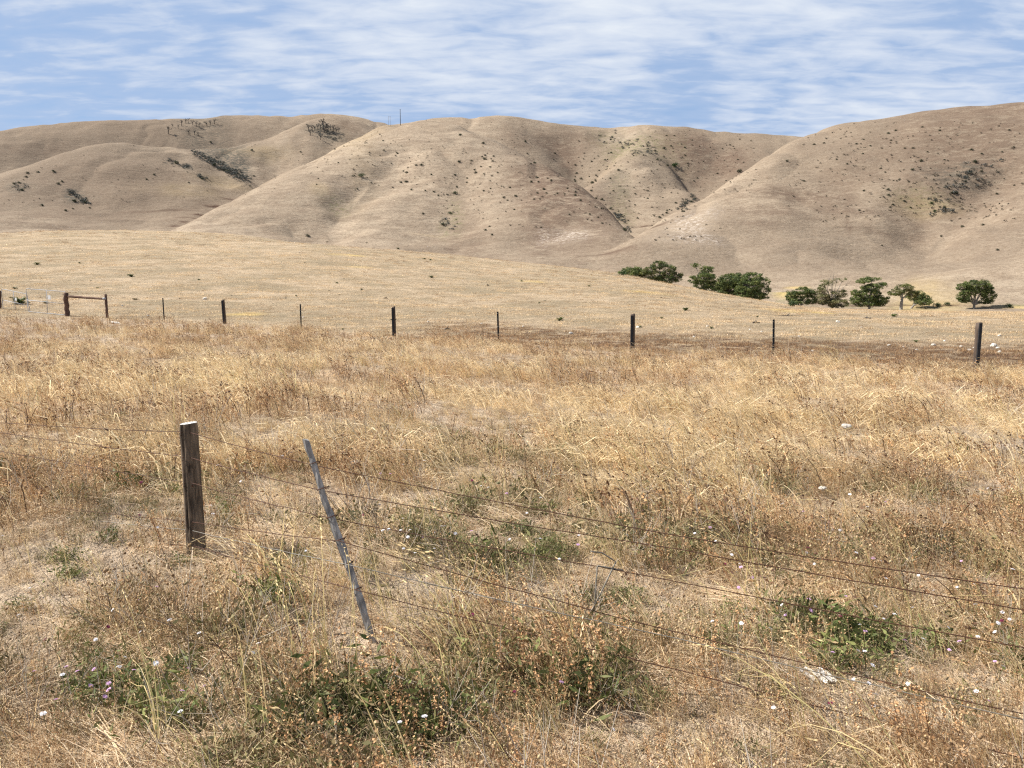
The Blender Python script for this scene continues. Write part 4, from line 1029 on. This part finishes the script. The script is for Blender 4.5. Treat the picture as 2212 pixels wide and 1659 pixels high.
gum('gum_tree', 'rounded gum tree standing alone at the right with a spreading pale trunk', 226, 2104, c5([(1940, 160, 56, 18), (1890, 182, 36, 20), (2000, 182, 38, 24), (1880, 228, 28, 30), (2018, 230, 32, 34), (1912, 204, 34, 16, .6), (1985, 208, 26, 16, .6), (1930, 178, 40, 14, .7), (1905, 246, 30, 16, .8), (2005, 255, 36, 14, .7), (1945, 205, 60, 16, .5)]), G1, 1.1, .36, .22)

# ------------------------------------------------------------------ shrubs and weeds
def shrub_mesh(name, n, size, cols, flat, spiky=False):
    mb = MB()
    for _ in range(n):
        c = np.array([*rng.normal(0, .42, 2), rng.uniform(.15, .75)]); c[:2] *= 1 - .35 * c[2]
        leaf_cloud(mb, c, .36, 10, size, cols[rng.integers(len(cols))], .8)
    mb.tube([(0, 0, -.25), (0, 0, .5)], [.07, .03], (.5, .4, .3), 5)
    o = mb.build(name, M_leaf, None, False); COL.objects.unlink(o); return o.data
SH = [shrub_mesh('shrub', 26, .13, [(.050, .062, .030), (.038, .048, .026), (.07, .072, .04)], .8) for _ in range(5)]
SHG = [shrub_mesh('shrub', 34, .11, [(.040, .072, .022), (.055, .085, .028), (.03, .055, .02)], .8) for _ in range(3)]
SHD = [shrub_mesh('shrub', 14, .14, [(.10, .085, .06), (.075, .065, .05), (.12, .095, .07)], .7) for _ in range(3)]
def shrub(px, py, wpx, lab, group, meshes, name='shrub', cat='shrub', hf=1.0):
    """py = foot of the shrub"""
    p, tt, ok = hit(px, py)
    if not ok[0]: return None
    o = bpy.data.objects.new(name, meshes[rng.integers(len(meshes))]); s = wpx * float(tt[0]) / F / 1.75
    o.location = p[0]; o.scale = (s, s, s * hf); o.rotation_euler = (0, 0, rng.uniform(0, 6.28))
    return link(set_props(o, lab, cat, group))

for px, py, w_, lab in [
    (781, 382, 14, 'largest round green shrub standing alone high on the left face of the middle hill'),
    (983, 419, 11, 'dark green shrub at the centre of the middle hill face'),
    (972, 462, 9, 'dark green shrub just below the one at the centre of the middle hill face'),
    (957, 487, 12, 'ragged shrub at the head of the small gully low on the middle hill'),
    (992, 351, 9, 'dark round shrub high on the middle hill, left of another of the same size'),
    (1047, 345, 9, 'dark round shrub high on the middle hill, where the front spur begins'),
    (1063, 508, 7, 'single brown shrub low on the middle hill near the paddock crest'),
    (1457, 361, 18, 'largest green shrub on the slope at the back of the side valley'),
    (1160, 385, 8, 'dark shrub near the crest of the front spur, above the brown patch'),
    (1350, 499, 12, 'dark shrub where the front spur meets the side valley'),
    (665, 511, 10, 'dark bush alone on the crest of the paddock'),
    (1597, 372, 12, 'dark shrub on the shaded valley slope touching the outline of the right hill'),
    (48, 412, 10, 'largest dark shrub on the left dome, at its left side'),
    (91, 445, 9, 'dark shrub low on the left dome, above the faint farm track'),
    (185, 439, 10, 'dark shrub at the foot of the scrubby streak on the left dome'),
    (161, 436, 12, 'long scrubby bush in the middle of the streak on the left dome'),
    (382, 354, 12, 'dark scraggy bush right of the top of the left dome'),
    (462, 358, 10, 'round dark bush in the upper part of the grey scrub streak'),
    (492, 372, 11, 'round dark bush in the lower part of the grey scrub streak'),
    (1990, 349, 10, 'dark shrub on the right hill left of its gully'),
    (2099, 325, 9, 'dark shrub near the head of the gully on the right hill'),
    (2057, 418, 9, 'left one of the dark shrub pair in the right hill gully'),
    (2066, 419, 8, 'right one of the dark shrub pair in the right hill gully'),
    (2012, 441, 10, 'green shrub at the lower end of the right hill gully'),
    (2019, 458, 9, 'lowest green shrub in the right hill gully'),
    (1971, 368, 9, 'dark shrub on the right hill face, well left of the gully'),
    (2106, 352, 13, 'dark flat shrub by the rocky edge in the right hill gully'),
    (1712, 662, 22, 'low dark green bush at the foot of the squat forked gum tree'),
    (2025, 663, 17, 'low green bush in the gap right of the spreading gum tree'),
    (2046, 660, 14, 'grey thin bush just left of the lone rounded gum tree'),
    (2180, 664, 16, 'small dark bush on the green strip at the right edge'),
    (1346, 595, 18, 'low bush peeping over the slope left of the creek trees'),
]:
    shrub(px, py, w_, lab, 'larger shrubs on the hills', SHG if ('green' in lab or w_ > 13) else SH)

SMALL = [  # exact small dots, photo points
    (1183, 385), (1191, 389), (1163, 393), (1148, 393), (1155, 352), (1147, 353), (1204, 418), (1166, 430), (1243, 422), (1254, 433), (1274, 463), (1230, 463), (1349, 494), (1300, 431), (1277, 412), (1279, 395),
    (1135, 306), (1044, 310), (994, 292), (829, 325), (910, 357), (899, 357), (1064, 348), (1025, 367), (1039, 360), (866, 394), (877, 393), (889, 410), (919, 412), (937, 414), (947, 422), (914, 462), (1049, 497), (1057, 489), (1114, 424),
    (1018, 347), (1028, 373), (1009, 385), (932, 377), (878, 373), (1008, 394), (983, 378), (987, 404), (966, 420), (1175, 409), (1319, 451), (1333, 470), (1377, 471), (1357, 476), (1255, 386), (1286, 389),
    (333, 377), (317, 387), (408, 394), (436, 386), (455, 307), (548, 380), (540, 402), (544, 325), (150, 420), (176, 433), (117, 371), (126, 397), (134, 392), (60, 374), (57, 382), (82, 372), (142, 455), (158, 451), (194, 449), (30, 397), (42, 395),
    (1902, 364), (1943, 387), (1919, 422), (2004, 328), (1830, 354), (1807, 344), (1864, 332), (1700, 348), (1737, 391), (1759, 312), (1780, 309), (1850, 311), (1880, 315), (1925, 303), (1935, 282), (1919, 288), (2030, 282), (2065, 395), (2085, 392), (2040, 345), (1929, 442), (1967, 448), (1954, 435), (1918, 410), (1866, 412), (1973, 320), (2190, 318), (2120, 370), (2154, 419), (2123, 486), (2079, 490), (2033, 510), (1905, 530), (2155, 540), (2030, 447), (2040, 449),
    (1500, 430), (1480, 440), (1494, 436), (1465, 450), (1475, 457), (1440, 460), (1425, 470), (1336, 368), (1320, 330), (1325, 412), (1318, 385), (1390, 335), (1415, 326), (1434, 321), (1420, 345), (1442, 358),
]
for px, py in SMALL:
    shrub(px, py + 1, rng.uniform(5.0, 8.5), 'small dark shrub dotted over the grassy hillsides', 'small shrubs on the hillsides', SH, 'shrub')
ZONES = [  # polygon-ish boxes with counts of little tussocks and stumps
    (1010, 330, 1330, 500, 62, 3, 5), (720, 290, 900, 420, 34, 2.5, 4.5), (1230, 290, 1480, 420, 66, 2.5, 4.5), (1330, 400, 1480, 470, 36, 2.5, 4.5), (1450, 300, 1640, 400, 40, 2.5, 4), (640, 300, 800, 400, 20, 2, 4),
    (1780, 270, 2200, 460, 70, 2.5, 5), (1990, 380, 2120, 450, 26, 3, 6), (1500, 440, 1800, 330, 20, 2, 4), (10, 300, 560, 430, 50, 2.5, 4.5), (540, 300, 640, 420, 16, 3, 5), (900, 260, 1200, 340, 40, 2, 4), (1560, 470, 2200, 600, 16, 2, 3.5),
]
cnt = 0
for x0, y0, x1, y1, n, a, b in ZONES:
    for _ in range(n):
        px, py = rng.uniform(x0, x1), rng.uniform(min(y0, y1), max(y0, y1))
        p, tt, ok = hit(px, py)
        if not ok[0] or tt[0] > 1100 or tt[0] < 300 or cnt >= 290: continue
        cnt += 1
        shrub(px, py, rng.uniform(a, b) * 1.3, 'tiny dry tussock or stump speckling the hillsides', 'tiny tussocks on the hillsides', SHD if rng.uniform() < .55 else SH, 'tussock', 'tussock')

# the countless smaller tussocks: one mass
def speckle_mesh(i):
    mb = MB()
    for _ in range(4): leaf_cloud(mb, np.array([*rng.normal(0, .3, 2), rng.uniform(.1, .5)]), .4, 9, .2, (.085, .072, .05), .8)
    return mb
C_tus = col_of('hillside_tussocks', speckle_mesh, M_leaf, 3)
qx = []; qy = []
for x0, y0, x1, y1, n in ((1010, 300, 1340, 500, 260), (1230, 280, 1640, 420, 330), (1330, 390, 1490, 470, 110), (700, 285, 1010, 400, 120), (1700, 260, 2212, 480, 330), (0, 290, 600, 440, 200), (540, 260, 800, 400, 90), (900, 255, 1230, 340, 120), (1400, 440, 1560, 520, 60), (940, 380, 990, 520, 50), (1990, 360, 2150, 460, 110)):
    qx.append(rng.uniform(x0, x1, n)); qy.append(rng.uniform(y0, y1, n))
p, tt, ok = hit(np.concatenate(qx), np.concatenate(qy)); k = ok & (tt > 300) & (tt < 1400); p = p[k]; k2 = rng.uniform(0, 1, len(p)) < .25 + .75 * zone(p[:, 0], p[:, 1], 60, 818, .5, .15); p = p[k2]
scatter('hillside_tussocks', *C_tus, p, rng.uniform(-3, 3, len(p)), rng.uniform(.5, 1.25, len(p)), .1, 'tiny dark tussocks peppering the hillsides')

def scrub_mesh(i):
    mb = MB()
    for _ in range(6): leaf_cloud(mb, np.array([*rng.normal(0, .5, 2), rng.uniform(.2, .9)]), .5, 12, .2, [(.075, .08, .075), (.10, .10, .09), (.055, .065, .05)][rng.integers(3)], .8)
    return mb
C_scr = col_of('grey_scrub', scrub_mesh, M_leaf, 3)
qx = []; qy = []
for x0, y0, x1, y1, n, w_ in ((415, 327, 540, 392, 190, 5), (455, 345, 525, 385, 120, 6), (398, 358, 415, 366, 20, 4), (428, 380, 442, 386, 14, 3), (690, 290, 735, 300, 60, 7), (150, 412, 190, 440, 34, 4), (35, 410, 60, 400, 12, 6), (2010, 450, 2140, 355, 24, 18), (2050, 400, 2125, 385, 8, 14), (950, 470, 975, 495, 8, 5), (1330, 460, 1362, 500, 26, 4), (1310, 295, 1420, 330, 60, 12), (1470, 450, 1500, 425, 24, 6), (360, 345, 385, 360, 12, 4)):
    f = rng.uniform(0, 1, n); qx.append(x0 + (x1 - x0) * f + rng.normal(0, w_, n)); qy.append(y0 + (y1 - y0) * f + rng.normal(0, w_ * .7, n))
p, tt, ok = hit(np.concatenate(qx), np.concatenate(qy)); k = ok & (tt > 300); p = p[k]
scatter('grey_scrub', *C_scr, p, rng.uniform(-3, 3, len(p)), rng.uniform(.8, 2.2, len(p)), .1, 'grey scrub massed in the gullies and on the left dome')

# burnt trees on the back ridge
def burnt(px, py, hpx, lab, leafy=0):
    p, tt, ok = hit(px, py); m = float(tt[0]) / F; o = empty('burnt_tree', p[0]); set_props(o, lab, 'tree', 'burnt trees on the back ridge')
    h = hpx * 1.25 * m; tr = MB(); tr.tube([(0, 0, -.5), (.1 * h * rng.normal(0, .5), 0, h * .5), (h * .12 * rng.normal(), 0, h * .85)], [.06 * h, .045 * h, .025 * h], (1, 1, 1), 5)
    cr = MB()
    for _ in range(6):
        e = np.array([rng.normal(0, .24 * h), rng.normal(0, .2 * h), h * rng.uniform(.7, 1.0)]); tr.tube([(0, 0, h * rng.uniform(.35, .6)), e], [.032 * h, .012 * h], (1, 1, 1), 4, False)
        leaf_cloud(cr, e, .14 * h, 14 + leafy, .045 * h, (.075, .07, .06), .5)
    tr.build('trunk', M_char, o); cr.build('crown', M_leaf, o, False)
def c1(L_): return [(a * .3333, 192 + b * .3333, c) for a, b, c in L_]
BL = 'thin burnt tree in the group on the back left ridge'
burnt(*c1([(1090, 292, 12)])[0], 'burnt tree with an umbrella of dead leaves, lowest and leftmost on the back ridge', 16)
for a in c1([(1178, 240, 10), (1205, 225, 8), (1220, 222, 8), (1250, 235, 8), (1272, 243, 8), (1290, 247, 8), (1340, 243, 9), (1362, 236, 9), (1390, 228, 9), (1225, 298, 9), (1262, 298, 8), (1285, 306, 8), (1120, 250, 6), (1155, 258, 7)]): burnt(*a, BL)
BR2 = 'thin burnt tree in the dense stand on the spur left of the ridge poles'
for a in c1([(1998, 270, 10), (2010, 300, 10), (2024, 276, 10), (2040, 268, 8), (2060, 265, 10), (2078, 258, 9), (2095, 262, 17), (2112, 272, 12), (2126, 275, 13), (2142, 268, 9), (2160, 275, 11), (2180, 284, 8), (2078, 330, 9), (2196, 280, 7), (2100, 285, 12)]): burnt(*a, BR2, 8)

# ridge poles
b, tt, _ = hit(865, 271); b = b[0]; h = 34 * float(tt[0]) / F
o = empty('utility_pole', b); set_props(o, 'tall dark pole standing alone on the skyline of the middle hill', 'pole', 'poles on the ridge')
m_ = MB(); m_.tube([(0, 0, -1), (0, 0, h)], [.40, .30], (1, 1, 1), 8); m_.build('shaft', M_char, o)
m_ = MB(); m_.tube([(-.7, 0, h * .965), (.7, 0, h * .965)], .10, (1, 1, 1), 5); m_.build('crossarm', M_char, o)
b, tt, _ = hit(841, 273); b = b[0]; m = float(tt[0]) / F
o = empty('utility_pole', b); set_props(o, 'faint pair of thin grey poles on the far skyline beside the tall dark pole', 'pole', 'poles on the ridge')
for dx in (-1.6 * m, 2.2 * m):
    m_ = MB(); m_.tube([(dx, 0, -1), (dx, 0, 22 * m)], .13, (1, 1, 1), 6); m_.build('shaft', M_wire, o)
m_ = MB(); m_.tube([(-3 * m, 0, 20 * m), (3.6 * m, 0, 20 * m)], .08, (1, 1, 1), 5); m_.build('crossarm', M_wire, o)

# leafy weeds in the paddock
def weed_mesh(n, cols):
    mb = MB()
    for _ in range(n):
        a = rng.uniform(0, 6.28); d = np.array([math.cos(a), math.sin(a), 0]); L_ = rng.uniform(.35, .7); z1 = rng.uniform(.05, .5)
        w_ = np.array([-d[1], d[0], rng.uniform(-.5, .5)]) * rng.uniform(.05, .11)
        V = []
        for f, ww in ((0, .3), (.35, 1), (.7, .8), (1, .05)): V += [d * L_ * f + [0, 0, z1 * math.sin(f * 2.2)] - w_ * ww, d * L_ * f + [0, 0, z1 * math.sin(f * 2.2)] + w_ * ww]
        mb.add(V, [(0, 1, 3, 2), (2, 3, 5, 4), (4, 5, 7, 6)], np.array(cols[rng.integers(len(cols))]) * rng.uniform(.7, 1.3))
    for _ in range(n // 3): leaf_cloud(mb, np.array([*rng.normal(0, .2, 2), rng.uniform(.05, .35)]), .16, 5, .07, cols[rng.integers(len(cols))], .7)
    mb.tube([(0, 0, -.1), (0, 0, .3)], [.03, .02], (.3, .3, .1), 4)
    o = mb.build('weed', M_leaf, None); COL.objects.unlink(o); return o.data
WD = [weed_mesh(30, [(.075, .105, .03), (.10, .12, .035), (.055, .08, .025), (.15, .14, .05)]) for _ in range(4)]
WB = [weed_mesh(24, [(.09, .07, .035), (.06, .055, .03), (.12, .10, .05)]) for _ in range(2)]
for px, py, w_, lab in [
    (80, 572, 16, 'broad dark green weed high on the left of the paddock'), (283, 598, 17, 'green upright weed on the paddock above the log frame'), (293, 648, 14, 'brownish green weed right of the log frame'), (210, 623, 8, 'small green weed above the log rail'),
    (32, 624, 12, 'low weed above the left gate leaf'), (43, 657, 44, 'large dark green bush seen through the left gate leaf'), (98, 655, 14, 'dark weed seen through the right gate leaf'), (172, 569, 8, 'small weed right of the broad one high on the paddock'),
    (1209, 693, 22, 'dark green weed between the middle slim post and the wooden post with the rock'), (1429, 688, 11, 'small bright weed right of the wooden post with the rock'), (932, 600, 13, 'dark green weed in the middle of the paddock slope'), (1054, 617, 9, 'brownish weed on the paddock right of the middle green one'),
    (1127, 608, 8, 'small weed near a yellow grass patch'), (781, 626, 8, 'small dark weed above the third fence gap'), (860, 538, 9, 'weed just under the paddock crest'), (917, 560, 9, 'left weed of a pair below the paddock crest'), (930, 562, 8, 'right weed of a pair below the paddock crest'),
    (1273, 619, 10, 'dark weed with a long shadow on the right part of the slope'), (740, 713, 11, 'green weed at the tall grass edge near the wooden post'), (1481, 671, 19, 'flat dark green weed pair under the first creek trees'), (1931, 684, 17, 'round bright green weed below the spreading gum tree'),
    (1537, 710, 13, 'bright green weed beside a small white rock'), (1979, 739, 13, 'yellow green weed left of the tallest looking post'), (1636, 685, 9, 'small weed beside the slim post under the big trees'), (1381, 708, 14, 'dark weed peeping out behind the wooden post and rock'), (728, 612, 9, 'dark weed left of centre on the paddock'),
    (1165, 655, 7, 'tiny weed in the bare middle of the paddock'), (640, 640, 8, 'tiny weed above the slim post left of centre'), (430, 605, 8, 'tiny weed above the leaning wooden post'),
]:
    shrub(px, py, w_ * 1.45, lab, 'green weeds on the grazed paddock', WB if 'brown' in lab else WD, 'weed', 'weed', .9)
k = 0
while k < 60:
    px, py = rng.uniform(0, 1500), rng.uniform(515, 680)
    if py < 503 + max(0, px - 650) * .135: continue
    k += 1; shrub(px, py, rng.uniform(5, 10), 'tiny dark clump dotting the grazed paddock', 'tiny dark clumps on the paddock', WB, 'weed', 'weed', .5)

# ------------------------------------------------------------------ rocks
def rock_mesh(seed):
    mb = MB(); n = 12; m = 8; V = []
    rs = np.random.default_rng(seed); dirs = rs.normal(0, 1, (7, 3)); dirs /= np.linalg.norm(dirs, axis=1)[:, None]; off = rs.uniform(.55, .9, 7)
    for i in range(m + 1):
        for j in range(n):
            a = math.pi * i / m; b = 2 * math.pi * j / n; d = np.array([math.sin(a) * math.cos(b), math.sin(a) * math.sin(b), math.cos(a)])
            r = min([1.0] + [o_ / max(d @ q, 1e-3) for o_, q in zip(off, dirs) if d @ q > .1]); V.append(d * r * (1 + rs.normal(0, .03)) * [1, .8, .62])
    Fc = [(i * n + j, i * n + (j + 1) % n, (i + 1) * n + (j + 1) % n, (i + 1) * n + j) for i in range(m) for j in range(n)]
    mb.add(V, np.array(Fc)[:, ::-1], (1, 1, 1)); o = mb.build('rock', M_rock, None, False); COL.objects.unlink(o); return o.data
RK = [rock_mesh(s) for s in range(5)]
def rock(px, py, wpx, lab, i, hf=1.0, grp='white rocks lying in the field', name='rock'):
    p, tt, ok = hit(px, py, lift=.0); s = wpx * (.8 if py < 800 else 1) * float(tt[0]) / F / 2
    o = bpy.data.objects.new(name, RK[i % 5]); o.location = p[0] + [0, 0, s * .25 * hf + (.09 if tt[0] < 14 else 0)]; o.scale = (s, s, s * hf); o.rotation_euler = (rng.uniform(-.2, .2), rng.uniform(-.2, .2), rng.uniform(0, 6.28))
    link(set_props(o, lab, 'rock', grp)); return o
for i, (px, py, w_, lab) in enumerate([
    (1827, 938, 23, 'round white rock lying alone in the tall grass, right of centre'), (1595, 1031, 26, 'left half of the flat broken white rock pair in the tall grass'), (1623, 1030, 26, 'right half of the flat broken white rock pair in the tall grass'),
    (1776, 1078, 22, 'pale rock half covered by straw below the flat white pair'), (496, 1017, 20, 'white stone in the grass between the round post and the leaning stake'), (768, 1022, 24, 'white flat stone touching the top fence strand right of the leaning stake'),
    (924, 696, 9, 'small white rock right of the wooden post under the ridge pole'), (1233, 721, 12, 'white rock on the brown strip below the dark green weed'), (1378, 709, 13, 'white rock directly right of the wooden post with the weed'), (1500, 729, 11, 'white rock on the brown strip between wooden post and slim post'), (1528, 706, 10, 'white rock beside the bright green weed'),
    (2146, 748, 20, 'largest white rock right of the tallest looking post'), (2156, 753, 12, 'second white rock in the cluster by the tallest looking post'), (2159, 761, 11, 'lowest white rock in the cluster by the tallest looking post'), (2094, 757, 12, 'white rock just left of the tallest looking post'),
    (2104, 752, 8, 'small rock touching the tallest looking post'), (2041, 737, 9, 'small white rock near the yellow green weed'), (2076, 749, 8, 'tiny white rock further left of the tallest looking post'), (2016, 747, 14, 'flat white rock left of the tallest looking post'), (1920, 747, 11, 'white rock midway between slim post and tallest looking post'),
    (1952, 750, 8, 'little white rock right of the midway one'), (1755, 759, 10, 'white rock at the grass edge right of the slim post'), (2159, 726, 10, 'pale rock behind the right edge rocks'), (443, 647, 14, 'white rock up on the paddock left of the leaning wooden post'), (1980, 756, 7, 'tiny rock at the tall grass edge below the yellow green weed'),
    (1726, 727, 8, 'tiny rock right of the slim post under the big trees'), (1620, 713, 8, 'small rock left of that slim post'), (1645, 717, 7, 'tiny rock nearest to that slim post on its left'), (264, 661, 7, 'tiny white stone beside the loose curled wire'), (1810, 696, 12, 'pale flat rock below the sparse gum tree'), (1860, 708, 8, 'tiny rock below the layered gum tree'), (655, 686, 7, 'tiny white stone behind the slim post left of centre'), (320, 683, 8, 'tiny stone left of the leftmost slim post'),
    (1040, 700, 7, 'tiny white stone left of the middle slim post'), (1130, 706, 8, 'pale stone pair spot right of the middle slim post')]):
    rock(px, py, w_, lab, i, .7 if w_ > 20 and py > 1000 else 1.0)
rock(250, 698, 34, 'flat pale slab at the grass edge below the log frame', 2, .25)
# weathered pale wood chunk by the green patch
p, tt, _ = hit(1767, 1470); ch = empty('wood_chunk', p[0]); set_props(ch, 'cracked pale chunk of rotten wood lying below the green flowering patch', 'wood')
for q in range(9):
    m_ = MB(); x0 = (q - 4) * .012; L_ = rng.uniform(.03, .06); z = .03 + rng.uniform(-.008, .012); y0 = rng.normal(0, .012)
    a = np.array([x0 - .02, y0 + L_, z]); b = np.array([x0 + .02, y0 - L_, z - .012]); m_.tube([a, (a + b) / 2 + [0, 0, .004], b], [.005, .0095, .006], (1, 1, 1), 5); m_.build('splinter', M_stake if q % 3 == 0 else M_rock, ch, False)
# dark sticks lying on the paddock
for px, py, w_, lab in [(1633, 698, 18, 'dark stick lying on the paddock left of the slim post under the big trees'), (1700, 683, 60, 'long thin dark branch lying on the paddock right of the slim post'), (1873, 688, 18, 'short dark stick below the layered gum tree'), (966, 712, 12, 'short dark stick at the fence right of the ridge pole post'), (850, 691, 12, 'dark stick right behind the wooden post under the ridge pole'), (833, 645, 10, 'short dark stick up the slope above that post')]:
    p, tt, _ = hit(px, py); s = w_ * float(tt[0]) / F / 2; m_ = MB()
    m_.tube([(-s, rng.normal(0, .1), .02), (-s * .3, rng.normal(0, .12), .035), (s * .4, rng.normal(0, .12), .03), (s, 0, .02)], np.array([.02, .05, .045, .02]) * (.35 if w_ > 30 else .8), (1, 1, 1), 5)
    m_.tube([(0, 0, .05), (s * .3, .2, .14)], [.025, .01], (1, 1, 1), 4)
    set_props(m_.build('fallen_branch', M_char, None, True, p[0]), lab, 'branch', 'dark sticks on the paddock')

# ------------------------------------------------------------------ wild flowers
def flower_mesh(col, seed):
    rs = np.random.default_rng(seed); mb = MB(); n = 13
    for ring, (r0, r1, z0, z1, w_) in enumerate(((.3, 1.0, .05, .16, .26), (.1, .7, .16, .30, .22), (0, .4, .26, .40, .2))):
        for j in range(n - ring * 3):
            a = 2 * math.pi * j / (n - ring * 3) + rs.uniform(-.15, .15); d = np.array([math.cos(a), math.sin(a), 0]); q = np.array([-d[1], d[0], 0]) * w_; l_ = rs.uniform(.85, 1.15)
            mb.add([d * r0 + [0, 0, z0], d * (r0 + r1) / 2 + q + [0, 0, (z0 + z1) / 2 + .05], d * r1 * l_ + [0, 0, z1], d * (r0 + r1) / 2 - q + [0, 0, (z0 + z1) / 2 + .05]], [(0, 1, 2, 3)], np.array(col) * rs.uniform(.85, 1.1))
    mb.tube([(0, 0, .1), (.3, .1, -4), (1.5, .4, -14)], [.09, .08, .08], (.12, .14, .05), 4, False)
    o = mb.build('wild_flower', M_petal, None, False); COL.objects.unlink(o); return o.data
FW = {'w': [flower_mesh((.86, .85, .88), s) for s in range(3)], 'p': [flower_mesh((.72, .48, .72), s + 10) for s in range(3)], 'm': [flower_mesh((.20, .02, .07), s + 20) for s in range(2)]}
FNAME = {'w': 'white', 'p': 'pink mauve', 'm': 'dark crimson'}
FL = {7: ('w', [(195, 710), (570, 757), (645, 602), (1305, 692), (1375, 663), (1140, 902), (1182, 903), (1232, 993), (1240, 1258), (590, 1268), (1253, 1183), (1905, 1162), (2080, 1002), (2025, 778), (1915, 808), (2120, 695), (1560, 823), (2163, 490), (1955, 523), (1780, 487), (1890, 468), (1495, 470), (1320, 430), (1530, 411), (1630, 510), (855, 337), (805, 263), (1285, 318), (1127, 266), (215, 190), (80, 138), (195, 121), (970, 113), (1020, 118), (637, 30), (370, 335), (353, 390), (382, 722), (1463, 1113), (1150, 730), (1495, 620), (1250, 612), (2045, 720), (2075, 650), (1210, 1112), (1112, 1085), (672, 1620), (320, 277), (910, 38), (2140, 372), (1900, 600), (1722, 750)],
           'p', [(820, 566), (833, 638), (668, 668), (1060, 545), (380, 358), (453, 426), (365, 490), (1443, 832), (1730, 893), (1258, 145), (1237, 299), (1808, 318), (1985, 1226), (1185, 773), (1795, 838), (975, 910), (2025, 968), (180, 100), (45, 103)], 'm', [(1025, 675), (2080, 425), (2070, 705), (280, 335), (865, 270), (812, 232), (473, 72), (960, 1240)]),
      5: ('p', [(220, 1033), (500, 1033), (608, 1020), (588, 1127), (706, 1110), (705, 1153), (680, 1197), (366, 1217), (868, 1025), (1220, 1015), (1178, 1160), (900, 572), (836, 487), (1015, 485), (430, 1003), (1328, 1127)], 'w', [(280, 1307), (1098, 700), (810, 942), (770, 1005), (620, 826), (1168, 1293), (1640, 912), (1675, 853), (123, 668), (195, 493), (1010, 980), (910, 777), (405, 1055), (1020, 100), (17, 155), (1290, 785), (730, 635)], 'm', [(905, 20), (700, 745), (295, 825)]),
      6: ('w', [(405, 237), (650, 93), (672, 93), (447, 117), (307, 112), (740, 140), (1413, 305), (1540, 152), (1290, 173), (1850, 150), (1968, 485), (1057, 918), (540, 1325), (380, 1362), (1760, 1410), (385, 118), (432, 162), (605, 237), (480, 265), (1008, 100), (1203, 7), (640, 55), (270, 120), (1830, 120), (600, 135), (1090, 180)], 'p', [(845, 123), (1428, 1103), (1150, 235), (1535, 212), (530, 165)], 'm', [(145, 18), (1125, 1165), (850, 665)])}
OFF = {7: (1474, 1106), 5: (0, 1106), 6: (737, 1106)}
EXTRA = {'w': [(871, 1003), (847, 990), (872, 1036), (917, 995), (1039, 1050), (1055, 1053), (1168, 1075), (1396, 1062), (520, 1040), (455, 1092), (460, 1110), (350, 960), (470, 1005), (610, 985), (1680, 1085), (1690, 1088), (1836, 1068), (1918, 1080), (1874, 1095), (1744, 1033), (2134, 1055), (1912, 977), (2006, 963), (2210, 1125), (870, 1120), (820, 1090), (660, 1190)], 'p': [(843, 1024), (1121, 1028), (1094, 1066), (822, 1023), (1735, 1105), (1913, 1084)], 'm': [(1020, 1038), (975, 1043), (560, 1050), (315, 1048), (305, 1042)]}
PTS = []
for key, L_ in FL.items():
    for c_, pts in zip(L_[::2], L_[1::2]): PTS += [(OFF[key][0] + a / 3, OFF[key][1] + b / 3, c_) for a, b in pts]
for c_, pts in EXTRA.items(): PTS += [(a, b, c_) for a, b in pts]
for px, py, c_ in PTS:
    p, tt, ok = hit(px, py, lift=.15, tmax=60); t_ = float(tt[0]); q = at_depth(px, py, t_)
    o = bpy.data.objects.new('wild_flower', FW[c_][rng.integers(len(FW[c_]))]); s = rng.uniform(.0090, .0130) * (1 if t_ < 5 else 1.15)
    o.location = q; o.scale = (s, s, s); o.rotation_euler = (rng.uniform(-.1, .75), rng.uniform(-.45, .3), rng.uniform(0, 6.28))
    side = 'beyond the fence wires' if py < 1250 else ('in the lower left weeds' if px < 737 else ('in the green patch at lower right' if px > 1474 else 'in the brown grass at bottom centre'))
    link(set_props(o, f'small {FNAME[c_]} flower head on a thin stem {side}', 'flower', 'wild flowers in the near grass'))
